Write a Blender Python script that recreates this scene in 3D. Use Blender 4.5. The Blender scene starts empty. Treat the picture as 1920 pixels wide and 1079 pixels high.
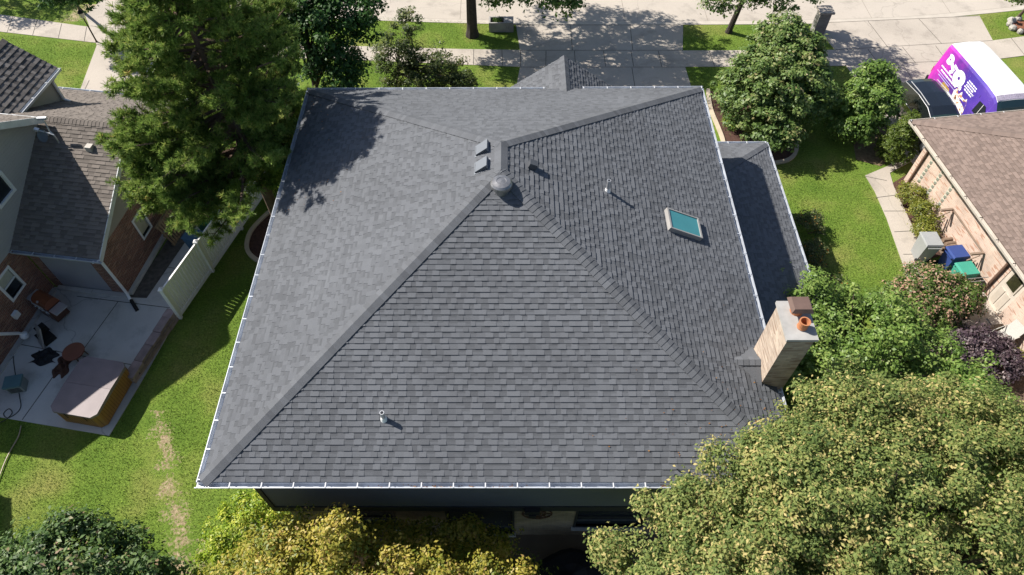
import bpy, math, random
import numpy as np
from mathutils import Vector, Matrix
R = math.radians
rng = np.random.default_rng(7)
random.seed(7)
scene = bpy.context.scene
COL = scene.collection

# ------------------------------------------------------------------ camera
CAM_H, PITCH = 21.7, 53.6
cd = bpy.data.cameras.new("camera"); cam = bpy.data.objects.new("camera", cd); COL.objects.link(cam)
cam.location = (0, 0, CAM_H); cam.rotation_euler = (R(90-PITCH), 0, 0)
cd.lens = 24; cd.sensor_width = 36; cd.clip_end = 600; cd.clip_start = .1
scene.camera = cam
# ------------------------------------------------------------------ world, sun, exposure
SUN = Vector((.96, -.43, -1))
w = bpy.data.worlds.new("World"); scene.world = w; w.use_nodes = True
nt = w.node_tree; sky = nt.nodes.new("ShaderNodeTexSky"); sky.sky_type = 'NISHITA'; sky.sun_disc = False
el = math.atan2(1, math.hypot(.95, .40))
sky.sun_elevation = el; sky.sun_rotation = math.atan2(-.95, .40)
bg = nt.nodes["Background"]; bg.inputs[1].default_value = .072
nt.links.new(sky.outputs[0], bg.inputs[0])
sd = bpy.data.lights.new("sun", 'SUN'); so = bpy.data.objects.new("sun", sd); COL.objects.link(so)
sd.energy = 4.9; sd.angle = R(.53); sd.color = (1, .94, .85)
so.rotation_euler = SUN.to_track_quat('-Z', 'Y').to_euler(); so.location = (-30, 5, 40)
vs = scene.view_settings; vs.view_transform = 'Standard'; vs.look = 'None'; vs.gamma = 1; vs.exposure = .76
scene.render.resolution_x, scene.render.resolution_y = 1024, 575

# ------------------------------------------------------------------ helpers
def P(px, py, z=0.):
    """where the sight line through a spot of the photo meets height z"""
    u, v = px-960, 539.5-py; s, c = math.sin(R(PITCH)), math.cos(R(PITCH)); f = 1280
    x, y, ww = u, v*s+f*c, v*c-f*s; t = (z-CAM_H)/ww
    return (x*t, y*t)
def FRM(ox, oy, deg): return Matrix.Translation((ox, oy, 0)) @ Matrix.Rotation(R(deg), 4, 'Z')
class MB:
    def __init__(s, M=None): s.v = []; s.f = []; s.t = []; s.m = []; s.uv = []; s.M = M
    def poly(s, pts, tone=.5, mi=0, uv=None):
        i = len(s.v); s.v += [tuple(p) for p in pts]; s.f.append(list(range(i, i+len(pts)))); s.t.append(tone); s.m.append(mi); s.uv.append(uv); return s
    def box(s, x0, x1, y0, y1, z0, z1, tone=.5, mi=0):
        a = [(x0,y0,z0),(x1,y0,z0),(x1,y1,z0),(x0,y1,z0),(x0,y0,z1),(x1,y0,z1),(x1,y1,z1),(x0,y1,z1)]
        for q in ((0,3,2,1),(4,5,6,7),(0,1,5,4),(1,2,6,5),(2,3,7,6),(3,0,4,7)): s.poly([a[k] for k in q], tone, mi)
        return s
    def bar(s, p, q, w, h, up=(0,0,1), tone=.5, mi=0):
        """box with ends p, q, width w across, height h along up"""
        p, q = Vector(p), Vector(q); d = (q-p).normalized(); u = Vector(up); r = d.cross(u).normalized(); u = r.cross(d).normalized()
        c = [p+r*a*w/2+u*b*h/2 for a, b in ((-1,-1),(1,-1),(1,1),(-1,1))]+[q+r*a*w/2+u*b*h/2 for a, b in ((-1,-1),(1,-1),(1,1),(-1,1))]
        for k in ((3,2,1,0),(4,5,6,7),(0,1,5,4),(1,2,6,5),(2,3,7,6),(3,0,4,7)): s.poly([c[i] for i in k], tone, mi)
        return s
    def prism(s, pts, z0, z1, tone=.5, mi=0):
        n = len(pts); A = sum(pts[i][0]*pts[(i+1)%n][1]-pts[(i+1)%n][0]*pts[i][1] for i in range(n))
        if A < 0: pts = pts[::-1]
        s.poly([(x,y,z1) for x,y in pts], tone, mi)
        for i in range(n):
            a, b = pts[i], pts[(i+1)%n]; s.poly([(a[0],a[1],z0),(b[0],b[1],z0),(b[0],b[1],z1),(a[0],a[1],z1)], tone, mi)
        return s
    def tube(s, pts, rad, n=8, tone=.5, mi=0, cap=True):
        pts = [Vector(p) for p in pts]; rr = rad if isinstance(rad, (list,tuple)) else [rad]*len(pts); rings = []
        for i, p in enumerate(pts):
            d = (pts[min(i+1,len(pts)-1)]-pts[max(i-1,0)]).normalized(); a = Vector((0,0,1)) if abs(d.z) < .9 else Vector((1,0,0))
            x = d.cross(a).normalized(); y = x.cross(d)
            rings.append([p+(x*math.cos(2*math.pi*k/n)+y*math.sin(2*math.pi*k/n))*rr[i] for k in range(n)])
        for a, b in zip(rings, rings[1:]):
            for k in range(n): s.poly([a[k], b[k], b[(k+1)%n], a[(k+1)%n]], tone, mi)
        if cap: s.poly(rings[0], tone, mi); s.poly(rings[-1][::-1], tone, mi)
        return s
    def lathe(s, prof, c, n=20, tone=.5, mi=0, axis=None):
        """prof: (radius, height); axis optional direction"""
        c = Vector(c); z = Vector(axis or (0,0,1)).normalized(); x = z.cross(Vector((0,1,0)) if abs(z.y) < .9 else Vector((1,0,0))).normalized(); y = z.cross(x)
        rings = [[c+z*h+(x*math.cos(2*math.pi*k/n)+y*math.sin(2*math.pi*k/n))*r for k in range(n)] for r, h in prof]
        for a, b in zip(rings, rings[1:]):
            for k in range(n): s.poly([a[k], a[(k+1)%n], b[(k+1)%n], b[k]], tone, mi)
        if prof[0][0] > 1e-4: s.poly(rings[0][::-1], tone, mi)
        if prof[-1][0] > 1e-4: s.poly(rings[-1], tone, mi)
        return s
    def build(s, name, mats, parent=None, smooth=False, bevel=0, label=None):
        M = s.M; wv = [tuple(M @ Vector(p)) for p in s.v] if M is not None else s.v
        L = rootloc(parent)
        me = bpy.data.meshes.new(name)
        me.from_pydata([(x-L[0], y-L[1], z-L[2]) for x,y,z in wv], [], s.f)
        uvl = me.uv_layers.new(name="UVMap"); fl = []
        for f, uv in zip(s.f, s.uv):
            if uv: fl += [c for p in uv for c in p]; continue
            p = [Vector(s.v[i]) for i in f]; n = Vector((0,0,0))
            for i in range(1, len(p)-1): n += (p[i]-p[0]).cross(p[i+1]-p[0])
            n.normalize() if n.length > 1e-9 else None
            if abs(n.z) > .7: fl += [c for q in p for c in (q.x, q.y)]
            else:
                t = Vector((-n.y, n.x, 0)).normalized(); fl += [c for q in p for c in (q.dot(t), q.z)]
        uvl.data.foreach_set("uv", fl)
        a = me.attributes.new("tone", 'FLOAT', 'FACE'); a.data.foreach_set("value", s.t)
        for m in (mats if isinstance(mats, (list,tuple)) else [mats]): me.materials.append(m)
        me.polygons.foreach_set("material_index", s.m)
        if smooth: me.polygons.foreach_set("use_smooth", [True]*len(s.f))
        me.update(); o = bpy.data.objects.new(name, me); COL.objects.link(o)
        if parent: o.parent = parent
        if bevel: b = o.modifiers.new("bevel", 'BEVEL'); b.width = bevel; b.segments = 2; b.limit_method = 'ANGLE'
        if label: o['label'] = label
        return o
def rootloc(p):
    if p is None: return (0,0,0)
    while p.parent: p = p.parent
    return p.location
def tag(o, label, cat, group=None):
    o['label'] = label; o['category'] = cat
    if group: o['group'] = group
    return o
def thing(name, label, cat, loc=(0,0,0), group=None):
    o = bpy.data.objects.new(name, None); COL.objects.link(o); o.location = loc; o.empty_display_size = .3
    return tag(o, label, cat, group)
def struct(o): o['kind'] = 'structure'; return o
def dup(root, dloc, label=None):
    r = root.copy(); COL.objects.link(r); r.location = Vector(root.location)+Vector(dloc)
    if label: r['label'] = label
    for ch in list(root.children):
        c = ch.copy(); COL.objects.link(c); c.parent = r
        for g in ch.children: d = g.copy(); COL.objects.link(d); d.parent = c
    return r

# ------------------------------------------------------------------ materials
def mat(name, col, rough=.75, var=.12, vs_=3., bump=0., bs=40., metal=0., tone=0., spec=.4, fine=0., fs=60., coat=0.):
    m = bpy.data.materials.new(name); m.use_nodes = True; N = m.node_tree.nodes; L = m.node_tree.links; b = N["Principled BSDF"]
    b.inputs['Roughness'].default_value = rough; b.inputs['Metallic'].default_value = metal; b.inputs['Specular IOR Level'].default_value = spec
    b.inputs['Coat Weight'].default_value = coat
    tc = N.new('ShaderNodeTexCoord'); out = None
    def mul(a_col, fac_out, amt):
        mr = N.new('ShaderNodeMapRange'); L.new(fac_out, mr.inputs[0]); mr.inputs[1].default_value = .25; mr.inputs[2].default_value = .75
        mr.inputs[3].default_value = 1-amt; mr.inputs[4].default_value = 1+amt
        mx = N.new('ShaderNodeMix'); mx.data_type = 'RGBA'; mx.blend_type = 'MULTIPLY'; mx.inputs[0].default_value = 1
        if isinstance(a_col, tuple): mx.inputs[6].default_value = (*a_col, 1)
        else: L.new(a_col, mx.inputs[6])
        L.new(mr.outputs[0], mx.inputs[7]); return mx.outputs[2]
    c = tuple(col)
    if var:
        n = N.new('ShaderNodeTexNoise'); n.inputs['Scale'].default_value = vs_; n.inputs['Detail'].default_value = 5; L.new(tc.outputs['Object'], n.inputs['Vector']); c = mul(c, n.outputs[0], var)
    if fine:
        n = N.new('ShaderNodeTexNoise'); n.inputs['Scale'].default_value = fs; n.inputs['Detail'].default_value = 2; L.new(tc.outputs['Object'], n.inputs['Vector']); c = mul(c, n.outputs[0], fine)
    if tone:
        at = N.new('ShaderNodeAttribute'); at.attribute_name = 'tone'; mr = N.new('ShaderNodeMapRange'); L.new(at.outputs['Fac'], mr.inputs[0]); c = mul(c, mr.outputs[0], tone)
    if isinstance(c, tuple): b.inputs['Base Color'].default_value = (*c, 1)
    else: L.new(c, b.inputs['Base Color'])
    if bump:
        n = N.new('ShaderNodeTexNoise'); n.inputs['Scale'].default_value = bs; n.inputs['Detail'].default_value = 4; L.new(tc.outputs['Object'], n.inputs['Vector'])
        bp = N.new('ShaderNodeBump'); bp.inputs['Strength'].default_value = bump; bp.inputs['Distance'].default_value = .02; L.new(n.outputs[0], bp.inputs['Height']); L.new(bp.outputs[0], b.inputs['Normal'])
    return m
def brick(name, c1, c2, mortar, bw=.21, bh=.072, rough=.85, third=None):
    m = bpy.data.materials.new(name); m.use_nodes = True; N = m.node_tree.nodes; L = m.node_tree.links; b = N["Principled BSDF"]; b.inputs['Roughness'].default_value = rough
    uv = N.new('ShaderNodeUVMap'); t = N.new('ShaderNodeTexBrick'); L.new(uv.outputs[0], t.inputs['Vector'])
    t.inputs['Color1'].default_value = (*c1,1); t.inputs['Color2'].default_value = (*c2,1); t.inputs['Mortar'].default_value = (*mortar,1)
    t.inputs['Scale'].default_value = 1; t.inputs['Brick Width'].default_value = bw; t.inputs['Row Height'].default_value = bh; t.inputs['Mortar Size'].default_value = .006; t.inputs['Bias'].default_value = 0
    n = N.new('ShaderNodeTexNoise'); n.inputs['Scale'].default_value = 1.3; n.inputs['Detail'].default_value = 6; L.new(uv.outputs[0], n.inputs['Vector'])
    mr = N.new('ShaderNodeMapRange'); L.new(n.outputs[0], mr.inputs[0]); mr.inputs[1].default_value = .3; mr.inputs[2].default_value = .7; mr.inputs[3].default_value = .8; mr.inputs[4].default_value = 1.2
    mx = N.new('ShaderNodeMix'); mx.data_type = 'RGBA'; mx.blend_type = 'MULTIPLY'; mx.inputs[0].default_value = 1; L.new(t.outputs[0], mx.inputs[6]); L.new(mr.outputs[0], mx.inputs[7])
    o = mx.outputs[2]
    if third:
        mp = N.new('ShaderNodeMapping'); mp.inputs['Scale'].default_value = (1/bw*.5, 1/bh, 1); L.new(uv.outputs[0], mp.inputs[0])
        wn = N.new('ShaderNodeTexNoise'); wn.inputs['Scale'].default_value = 1; wn.inputs['Detail'].default_value = 0; L.new(mp.outputs[0], wn.inputs['Vector'])
        g = N.new('ShaderNodeMapRange'); L.new(wn.outputs[0], g.inputs[0]); g.inputs[1].default_value = .62; g.inputs[2].default_value = .66
        m2 = N.new('ShaderNodeMix'); m2.data_type = 'RGBA'; L.new(g.outputs[0], m2.inputs[0]); L.new(o, m2.inputs[6]); m2.inputs[7].default_value = (*third,1); o = m2.outputs[2]
    L.new(o, b.inputs['Base Color'])
    bp = N.new('ShaderNodeBump'); bp.inputs['Strength'].default_value = .5; bp.inputs['Distance'].default_value = .008; bp.invert = True; L.new(t.outputs['Fac'], bp.inputs['Height']); L.new(bp.outputs[0], b.inputs['Normal'])
    return m
def siding(name, col, h=.11):
    m = mat(name, col, .6, .06, 2); N = m.node_tree.nodes; L = m.node_tree.links; b = N["Principled BSDF"]
    uv = N.new('ShaderNodeUVMap'); s = N.new('ShaderNodeSeparateXYZ'); L.new(uv.outputs[0], s.inputs[0])
    d = N.new('ShaderNodeMath'); d.operation = 'DIVIDE'; L.new(s.outputs[1], d.inputs[0]); d.inputs[1].default_value = h
    fr = N.new('ShaderNodeMath'); fr.operation = 'FRACT'; L.new(d.outputs[0], fr.inputs[0])
    bp = N.new('ShaderNodeBump'); bp.invert = True; bp.inputs['Strength'].default_value = 1; bp.inputs['Distance'].default_value = .02; L.new(fr.outputs[0], bp.inputs['Height']); L.new(bp.outputs[0], b.inputs['Normal'])
    return m
def leafmat(name, stops, trans=.38, rough=.45, spec=.35):
    m = bpy.data.materials.new(name); m.use_nodes = True; N = m.node_tree.nodes; L = m.node_tree.links; b = N["Principled BSDF"]
    at = N.new('ShaderNodeAttribute'); at.attribute_name = 'tone'; cr = N.new('ShaderNodeValToRGB'); L.new(at.outputs['Fac'], cr.inputs[0]); e = cr.color_ramp.elements
    e[0].position, e[0].color = stops[0][0], (*stops[0][1],1); e[1].position, e[1].color = stops[-1][0], (*stops[-1][1],1)
    for p, c in stops[1:-1]: x = e.new(p); x.color = (*c,1)
    L.new(cr.outputs[0], b.inputs['Base Color']); b.inputs['Roughness'].default_value = rough; b.inputs['Specular IOR Level'].default_value = spec
    tr = N.new('ShaderNodeBsdfTranslucent'); mx = N.new('ShaderNodeMixShader'); mx.inputs[0].default_value = trans
    L.new(cr.outputs[0], tr.inputs[0]); L.new(b.outputs[0], mx.inputs[1]); L.new(tr.outputs[0], mx.inputs[2]); L.new(mx.outputs[0], N["Material Output"].inputs[0])
    return m
def glass(name, col=(.02,.025,.03), rough=.05): return mat(name, col, rough, 0, spec=.6)

ROOF = mat("charcoal_shingles", (.106,.112,.124), .93, .10, .4, bump=.35, bs=90, tone=.17, fine=.16, fs=120, spec=.25)
ROOFB = mat("brown_shingles", (.155,.135,.12), .93, .07, .6, bump=.3, bs=90, tone=.2, fine=.12, fs=120, spec=.25)
ROOFR = mat("reddish_brown_shingles", (.19,.145,.125), .93, .07, .6, bump=.3, bs=90, tone=.2, fine=.12, fs=120, spec=.25)
def weather(m, crack=.22, amt=.55):
    N = m.node_tree.nodes; L = m.node_tree.links; b = N["Principled BSDF"]; src = b.inputs['Base Color'].links[0].from_socket; tc = N.new('ShaderNodeTexCoord')
    n = N.new('ShaderNodeTexNoise'); n.inputs['Scale'].default_value = 1.1; n.inputs['Detail'].default_value = 6; L.new(tc.outputs['Object'], n.inputs['Vector'])
    ad = N.new('ShaderNodeMix'); ad.data_type = 'RGBA'; ad.blend_type = 'ADD'; ad.inputs[0].default_value = 1.4; L.new(tc.outputs['Object'], ad.inputs[6]); L.new(n.outputs['Color'], ad.inputs[7])
    v = N.new('ShaderNodeTexVoronoi'); v.feature = 'DISTANCE_TO_EDGE'; v.inputs['Scale'].default_value = crack; L.new(ad.outputs[2], v.inputs['Vector'])
    g = N.new('ShaderNodeMapRange'); L.new(v.outputs['Distance'], g.inputs[0]); g.inputs[1].default_value = .001; g.inputs[2].default_value = .004; g.inputs[3].default_value = 1-amt; g.inputs[4].default_value = 1
    st = N.new('ShaderNodeTexNoise'); st.inputs['Scale'].default_value = .8; st.inputs['Detail'].default_value = 8; st.inputs['Roughness'].default_value = .7; L.new(tc.outputs['Object'], st.inputs['Vector'])
    q = N.new('ShaderNodeMapRange'); L.new(st.outputs[0], q.inputs[0]); q.inputs[1].default_value = .3; q.inputs[2].default_value = .48; q.inputs[3].default_value = .72; q.inputs[4].default_value = 1
    mu = N.new('ShaderNodeMath'); mu.operation = 'MULTIPLY'; L.new(g.outputs[0], mu.inputs[0]); L.new(q.outputs[0], mu.inputs[1])
    mx = N.new('ShaderNodeMix'); mx.data_type = 'RGBA'; mx.blend_type = 'MULTIPLY'; mx.inputs[0].default_value = 1; L.new(src, mx.inputs[6]); L.new(mu.outputs[0], mx.inputs[7]); L.new(mx.outputs[2], b.inputs['Base Color'])
ALU = mat("gutter_aluminium", (.50,.53,.58), .4, .2, 3, metal=.3)
STRAP = mat("strap_white", (.55,.56,.58), .5, .05)
DKSIDE = siding("dark_siding", (.075,.085,.1), .12)
DKTRIM = mat("dark_trim", (.018,.019,.022), .6)
TANBR = brick("tan_brick", (.22,.17,.115), (.14,.11,.08), (.20,.18,.15))
CHIMBR = brick("buff_brick", (.50,.40,.31), (.35,.27,.21), (.40,.36,.31), third=(.28,.2,.15))
REDBR = brick("red_brick", (.24,.10,.065), (.15,.068,.048), (.30,.26,.22), third=(.32,.19,.13))
PINKBR = brick("pink_brick", (.56,.42,.34), (.50,.38,.31), (.55,.48,.42), third=(.42,.25,.18))
GRSIDE = siding("taupe_siding", (.36,.33,.285), .12); GRSIDE2 = siding("grey_siding", (.40,.385,.375), .12)
PANEL = siding("lilac_panel", (.31,.31,.335), .1)
WHITE = mat("white_paint", (.78,.78,.78), .45, .04); WHITEV = mat("white_vinyl", (.80,.80,.81), .5, .05)
GLASSD = glass("dark_glass"); BLACK = mat("black_matt", (.01,.01,.011), .7, .1)
CONC = mat("driveway_concrete", (.41,.365,.315), .9, .13, .35, bump=.15, bs=60, fine=.1, fs=25); CONCD = mat("patio_concrete", (.49,.48,.455), .9, .18, .5, bump=.15, bs=60, fine=.08)
ROADM = mat("road_concrete", (.43,.385,.335), .9, .10, .25, bump=.15, bs=60, fine=.08, fs=30)
weather(CONC, .1, .16); weather(CONCD, .15, .3); weather(ROADM, .16, .2)
JOINT = mat("joint_dirt", (.09,.085,.075), .95, .2); CURB = mat("curb_concrete", (.43,.39,.34), .9, .1, 2)
MULCH = mat("mulch", (.075,.038,.028), .95, .35, 9, bump=1, bs=30, fine=.4, fs=35); EDGE = mat("edging_concrete", (.50,.42,.32), .9, .12, 3)
BARK = mat("bark", (.10,.075,.055), .95, .3, 8, bump=.8, bs=25); BARKD = mat("bark_dark", (.05,.04,.034), .95, .3, 8, bump=.8, bs=25)
PINEBARK = mat("pine_bark", (.14,.095,.07), .95, .3, 6, bump=.9, bs=18)
STONE = mat("mauve_stone", (.27,.21,.20), .9, .2, 5, bump=.5, bs=15, tone=.2); WOODP = mat("pallet_wood", (.27,.19,.11), .85, .2, 4); WOODD = mat("brown_wood", (.13,.085,.055), .8, .25, 6)
METAL = mat("galvanised", (.55,.56,.58), .35, .08, metal=.6); TERRA = mat("terracotta", (.42,.17,.075), .8, .1); COPPER = mat("brown_metal_cap", (.13,.085,.07), .5, .15, 5)
CEMENT = mat("chimney_crown", (.34,.335,.325), .9, .15, 4)

# ------------------------------------------------------------------ setting: ground, road, paths
def ground_material():
    m = bpy.data.materials.new("lawn"); m.use_nodes = True; N = m.node_tree.nodes; L = m.node_tree.links; b = N["Principled BSDF"]; b.inputs['Roughness'].default_value = .95; b.inputs['Specular IOR Level'].default_value = .1
    tc = N.new('ShaderNodeTexCoord')
    def noise(s, d=5, vec=None):
        n = N.new('ShaderNodeTexNoise'); n.inputs['Scale'].default_value = s; n.inputs['Detail'].default_value = d; L.new(vec or tc.outputs['Object'], n.inputs['Vector']); return n.outputs[0]
    def ramp(f, st):
        r = N.new('ShaderNodeValToRGB'); L.new(f, r.inputs[0]); e = r.color_ramp.elements; e[0].position, e[0].color = st[0][0], (*st[0][1],1); e[1].position, e[1].color = st[-1][0], (*st[-1][1],1)
        for p, c in st[1:-1]: x = e.new(p); x.color = (*c,1)
        return r.outputs[0]
    def mix(f, a, bb, bt='MIX'):
        x = N.new('ShaderNodeMix'); x.data_type = 'RGBA'; x.blend_type = bt
        if isinstance(f, float): x.inputs[0].default_value = f
        else: L.new(f, x.inputs[0])
        for i, q in ((6,a),(7,bb)):
            if isinstance(q, tuple): x.inputs[i].default_value = (*q,1)
            else: L.new(q, x.inputs[i])
        return x.outputs[2]
    def math_(op, a, bb=None, cl=False):
        x = N.new('ShaderNodeMath'); x.operation = op; x.use_clamp = cl
        for i, q in ((0,a),(1,bb)):
            if q is None: continue
            if isinstance(q, (int,float)): x.inputs[i].default_value = q
            else: L.new(q, x.inputs[i])
        return x.outputs[0]
    c = ramp(noise(.55,6), [(.28,(.095,.168,.026)),(.5,(.145,.222,.038)),(.76,(.24,.245,.075))])
    c = mix(.75, c, ramp(noise(14,4), [(.3,(.45,.5,.5)),(.7,(1.45,1.4,1.3))]), 'MULTIPLY')
    c = mix(.8, c, ramp(noise(55,3), [(.3,(.5,.5,.5)),(.7,(1.45,1.45,1.4))]), 'MULTIPLY')
    # worn trail across the back lawn and bare soil near the shrubs
    sx = N.new('ShaderNodeSeparateXYZ'); L.new(tc.outputs['Object'], sx.inputs[0]); X, Y = sx.outputs[0], sx.outputs[1]
    def trail(x0, y0, x1, y1, width, hard):
        k = (x1-x0)/(y1-y0); cx = math_('ADD', math_('MULTIPLY', math_('SUBTRACT', Y, y0), k), x0)
        d = math_('DIVIDE', math_('ABSOLUTE', math_('SUBTRACT', X, cx)), width)
        n = math_('MULTIPLY', math_('SUBTRACT', noise(1.6,7), .5), 4.6); n2 = math_('MULTIPLY', math_('SUBTRACT', noise(11,4), .5), 4.0)
        v = math_('ADD', math_('SUBTRACT', hard, d), math_('ADD', n, n2))
        ylo, yhi = min(y0,y1), max(y0,y1)
        lim = math_('MULTIPLY', math_('GREATER_THAN', Y, ylo), math_('LESS_THAN', Y, yhi))
        return math_('MULTIPLY', math_('MULTIPLY', v, 1.0, True), lim)
    a = P(285,800); bq = P(322,935); e_ = P(352,1075)
    for args in ((a[0], a[1]+.6, bq[0], bq[1], .36, .7), (bq[0], bq[1], e_[0], e_[1]-.6, .42, .75), (e_[0]+.2, 6.3, e_[0]+.5, 4.2, .8, 1.)):
        c = mix(trail(*args), c, ramp(noise(9,4), [(.3,(.26,.19,.115)),(.7,(.45,.36,.24))]))
    q = P(150,25)
    c = mix(trail(q[0]-.2, q[1]-.8, q[0]+.3, q[1]+.9, .8, .9), c, (.42,.34,.22))
    L.new(c, b.inputs['Base Color'])
    bp = N.new('ShaderNodeBump'); bp.inputs['Strength'].default_value = .9; bp.inputs['Distance'].default_value = .05; L.new(noise(38,4), bp.inputs['Height']); L.new(bp.outputs[0], b.inputs['Normal'])
    return m
CURVE = [(-150,70),(-60,47),(-28,37.4),(-20,35.75),(-12,34.75),(-7,34.35),(0,34.0),(9.4,33.98),(16,34.05),(22,34.35),(29,35.45),(45,39),(100,58),(150,80)]
def lerp(pts, x):
    for (a,b),(c,d) in zip(pts, pts[1:]):
        if a <= x <= c: return b+(d-b)*(x-a)/(c-a)
    return pts[-1][1]
curb_pts = [p for p in CURVE if -60 <= p[0] <= 100]
xs = [-150,-60]+[x for x in np.arange(-40,45.1,1.)]+[100,150]
def curb_y(x):
    f = [(-40,40.9)]+[p for p in CURVE if -30 < p[0] < 40]+[(45,39)]
    if x <= -40 or x >= 45: return lerp(CURVE, x) if x > 45 or x < -60 else 40.9 if x == -40 else lerp(CURVE, x)
    return .25*lerp(CURVE, max(x-2,-150))+.5*lerp(CURVE, x)+.25*lerp(CURVE, x+2)
CY_ = [curb_y(x) for x in xs]
LAWN = ground_material()
g = MB(); gr = MB(); cb = MB()
for i in range(len(xs)-1):
    x0, x1, y0, y1 = xs[i], xs[i+1], CY_[i], CY_[i+1]
    g.poly([(x0,-90,0),(x1,-90,0),(x1,y1,0),(x0,y0,0)])
    g.poly([(x0,y0,0),(x1,y1,0),(x1,y1,-.3),(x0,y0,-.3)])
    g.poly([(x0,y0,-.3),(x1,y1,-.3),(x1,y1+9.5,-.3),(x0,y0+9.5,-.3)])
    g.poly([(x0,y0+9.5,0),(x1,y1+9.5,0),(x1,170,0),(x0,170,0)]); g.poly([(x0,y0+9.5,-.3),(x1,y1+9.5,-.3),(x1,y1+9.5,0),(x0,y0+9.5,0)])
    gr.poly([(x0,y0+.47,-.075),(x1,y1+.47,-.075),(x1,y1+9.3,-.075),(x0,y0+9.3,-.075)])
    pr = [(0,-.25),(0,.018),(.12,.012),(.2,-.05),(.48,-.07),(.48,-.25)]
    for (a,za),(b,zb) in zip(pr, pr[1:]): cb.poly([(x0,y0+a,za),(x1,y1+a,zb if False else za),(x1,y1+b,zb),(x0,y0+b,zb)])
rj = MB()
for i in range(len(xs)-1):
    x0, x1, y0, y1 = xs[i], xs[i+1], CY_[i], CY_[i+1]; rj.poly([(x0,y0+.475,-.071),(x1,y1+.475,-.071),(x1,y1+.5,-.071),(x0,y0+.5,-.071)]); rj.poly([(x0,y0+4.85,-.071),(x1,y1+4.85,-.071),(x1,y1+4.88,-.071),(x0,y0+4.88,-.071)])
for k in range(-8,9):
    x = k*4.6+1.7; y = curb_y(max(-39,min(44,x))); rj.poly([(x-.012,y+.5,-.0705),(x+.012,y+.5,-.0705),(x+.012-.1*(x<0),y+9.2,-.0705),(x-.012-.1*(x<0),y+9.2,-.0705)])
struct(rj.build("road_joint", mat("road_joint_grey", (.24,.21,.18), .95, .2)))
struct(g.build("ground", LAWN)); struct(gr.build("road", ROADM)); struct(cb.build("curb", CURB))
def slab(name, pts, m, z=.02, joints=(), jw=.03):
    s = MB(); s.prism(pts, -.1, z); o = struct(s.build(name, m))
    if joints:
        j = MB()
        for a, b in joints:
            d = Vector((b[0]-a[0], b[1]-a[1])).normalized(); n = Vector((-d.y, d.x))*jw/2; j.poly([(a[0]-n.x,a[1]-n.y,z+.004),(b[0]-n.x,b[1]-n.y,z+.004),(b[0]+n.x,b[1]+n.y,z+.004),(a[0]+n.x,a[1]+n.y,z+.004)])
        struct(j.build("joint_line", JOINT))
    return o
# front driveway of the middle house
slab("driveway", [(.22,33.96),(.42,31.65),(.42,30.2),(.2,28.4),(.1,20.6),(9.1,20.6),(9.02,28.7),(8.97,30.2),(9.05,31.6),(9.42,33.96)], CONC, .03,
     [((.25,33.93),(9.4,33.93)),((.42,31.6),(9.05,31.6)),((.42,30.15),(8.97,30.15)),((3.22,33.9),(3.2,31.6)),((6.5,33.9),(6.4,31.6)),((3.55,30.1),(3.5,24)),((6.2,30.1),(6.15,24)),
      ((.45,30.2),(.45,31.55)),((1.75,30.2),(1.8,31.55)),((3.3,30.2),(3.3,31.55)),((4.85,30.2),(4.85,31.55)),((6.3,30.2),(6.3,31.55)),((7.75,30.2),(7.75,31.55)),((.2,27.2),(9.05,27.2))])
SW_UP = [(-45,39.2),(-28.67,34.97),(-23.1,33.74),(-20.6,33.23),(-14,32.3),(-7.7,31.97),(-3.1,31.75),(.42,31.65)]
SW_LO = [(-45,37.6),(-27.94,33.33),(-22.6,32.35),(-20.3,32.0),(-14,31.1),(-7.54,30.75),(-3.06,30.42),(.42,30.2)]
jl = []
for k in np.arange(-35,.2,1.5): jl.append(((k, lerp(SW_LO,k)+.02), (k-.35*(1 if k<-10 else .1), lerp(SW_UP,k-.2)-.02)))
slab("sidewalk", SW_UP+SW_LO[::-1], CONC, .022, jl)
SR_UP = [(9.05,31.6),(16.7,31.65),(21,31.9),(25.87,32.5),(29,33.15),(45,36.8)]; SR_LO = [(8.97,30.2),(14.4,30.22),(17.7,30.3),(21,30.45),(25.4,30.85),(29,31.55),(45,35.2)]
slab("sidewalk", SR_UP+SR_LO[::-1], CONC, .024, [((k, lerp(SR_LO,k)+.02),(k-.05,lerp(SR_UP,k)-.02)) for k in np.arange(10.5,32,1.5)])
slab("driveway", [(16.6,34.15),(17.15,31.66),(17.35,30.2),(18.3,22.6),(26.5,22.6),(25.4,30.85),(25.87,32.5),(26.1,34.85)], CONC, .032,
     [((16.7,34.1),(26.05,34.8)),((17.15,31.64),(25.85,32.48)),((17.4,30.3),(25.4,30.85)),((19.7,34.3),(20.0,31.95)),((22.6,34.5),(23.0,32.2)),((20.3,30.4),(20.6,25)),((18.9,31.7),(19.05,30.4)),((20.8,31.9),(21,30.5)),((22.6,32),(22.7,30.6))])
slab("driveway", [P(205,-12),P(160,30),P(182,86),P(143,191),P(130,215),P(300,300),P(262,190),P(300,90),P(330,60),P(330,-12)], CONC, .034, [(P(150,178),P(260,195)),(P(180,85),P(300,92)),(P(170,50),P(300,62)),(P(168,152),P(150,190))])
# walk beside the right house
wk = [P(1622,330),P(1640,360),P(1662,410),P(1692,495),P(1705,545),P(1750,545),P(1735,495),P(1708,420),P(1675,350),P(1668,325),P(1715,300),P(1700,285),P(1665,312)]
slab("path", wk, CONC, .03, [(P(1622,332),P(1662,340)),(P(1641,372),P(1680,367)),(P(1657,397),P(1697,397)),(P(1676,436),P(1712,434)),(P(1693,478),P(1728,478))])
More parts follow.
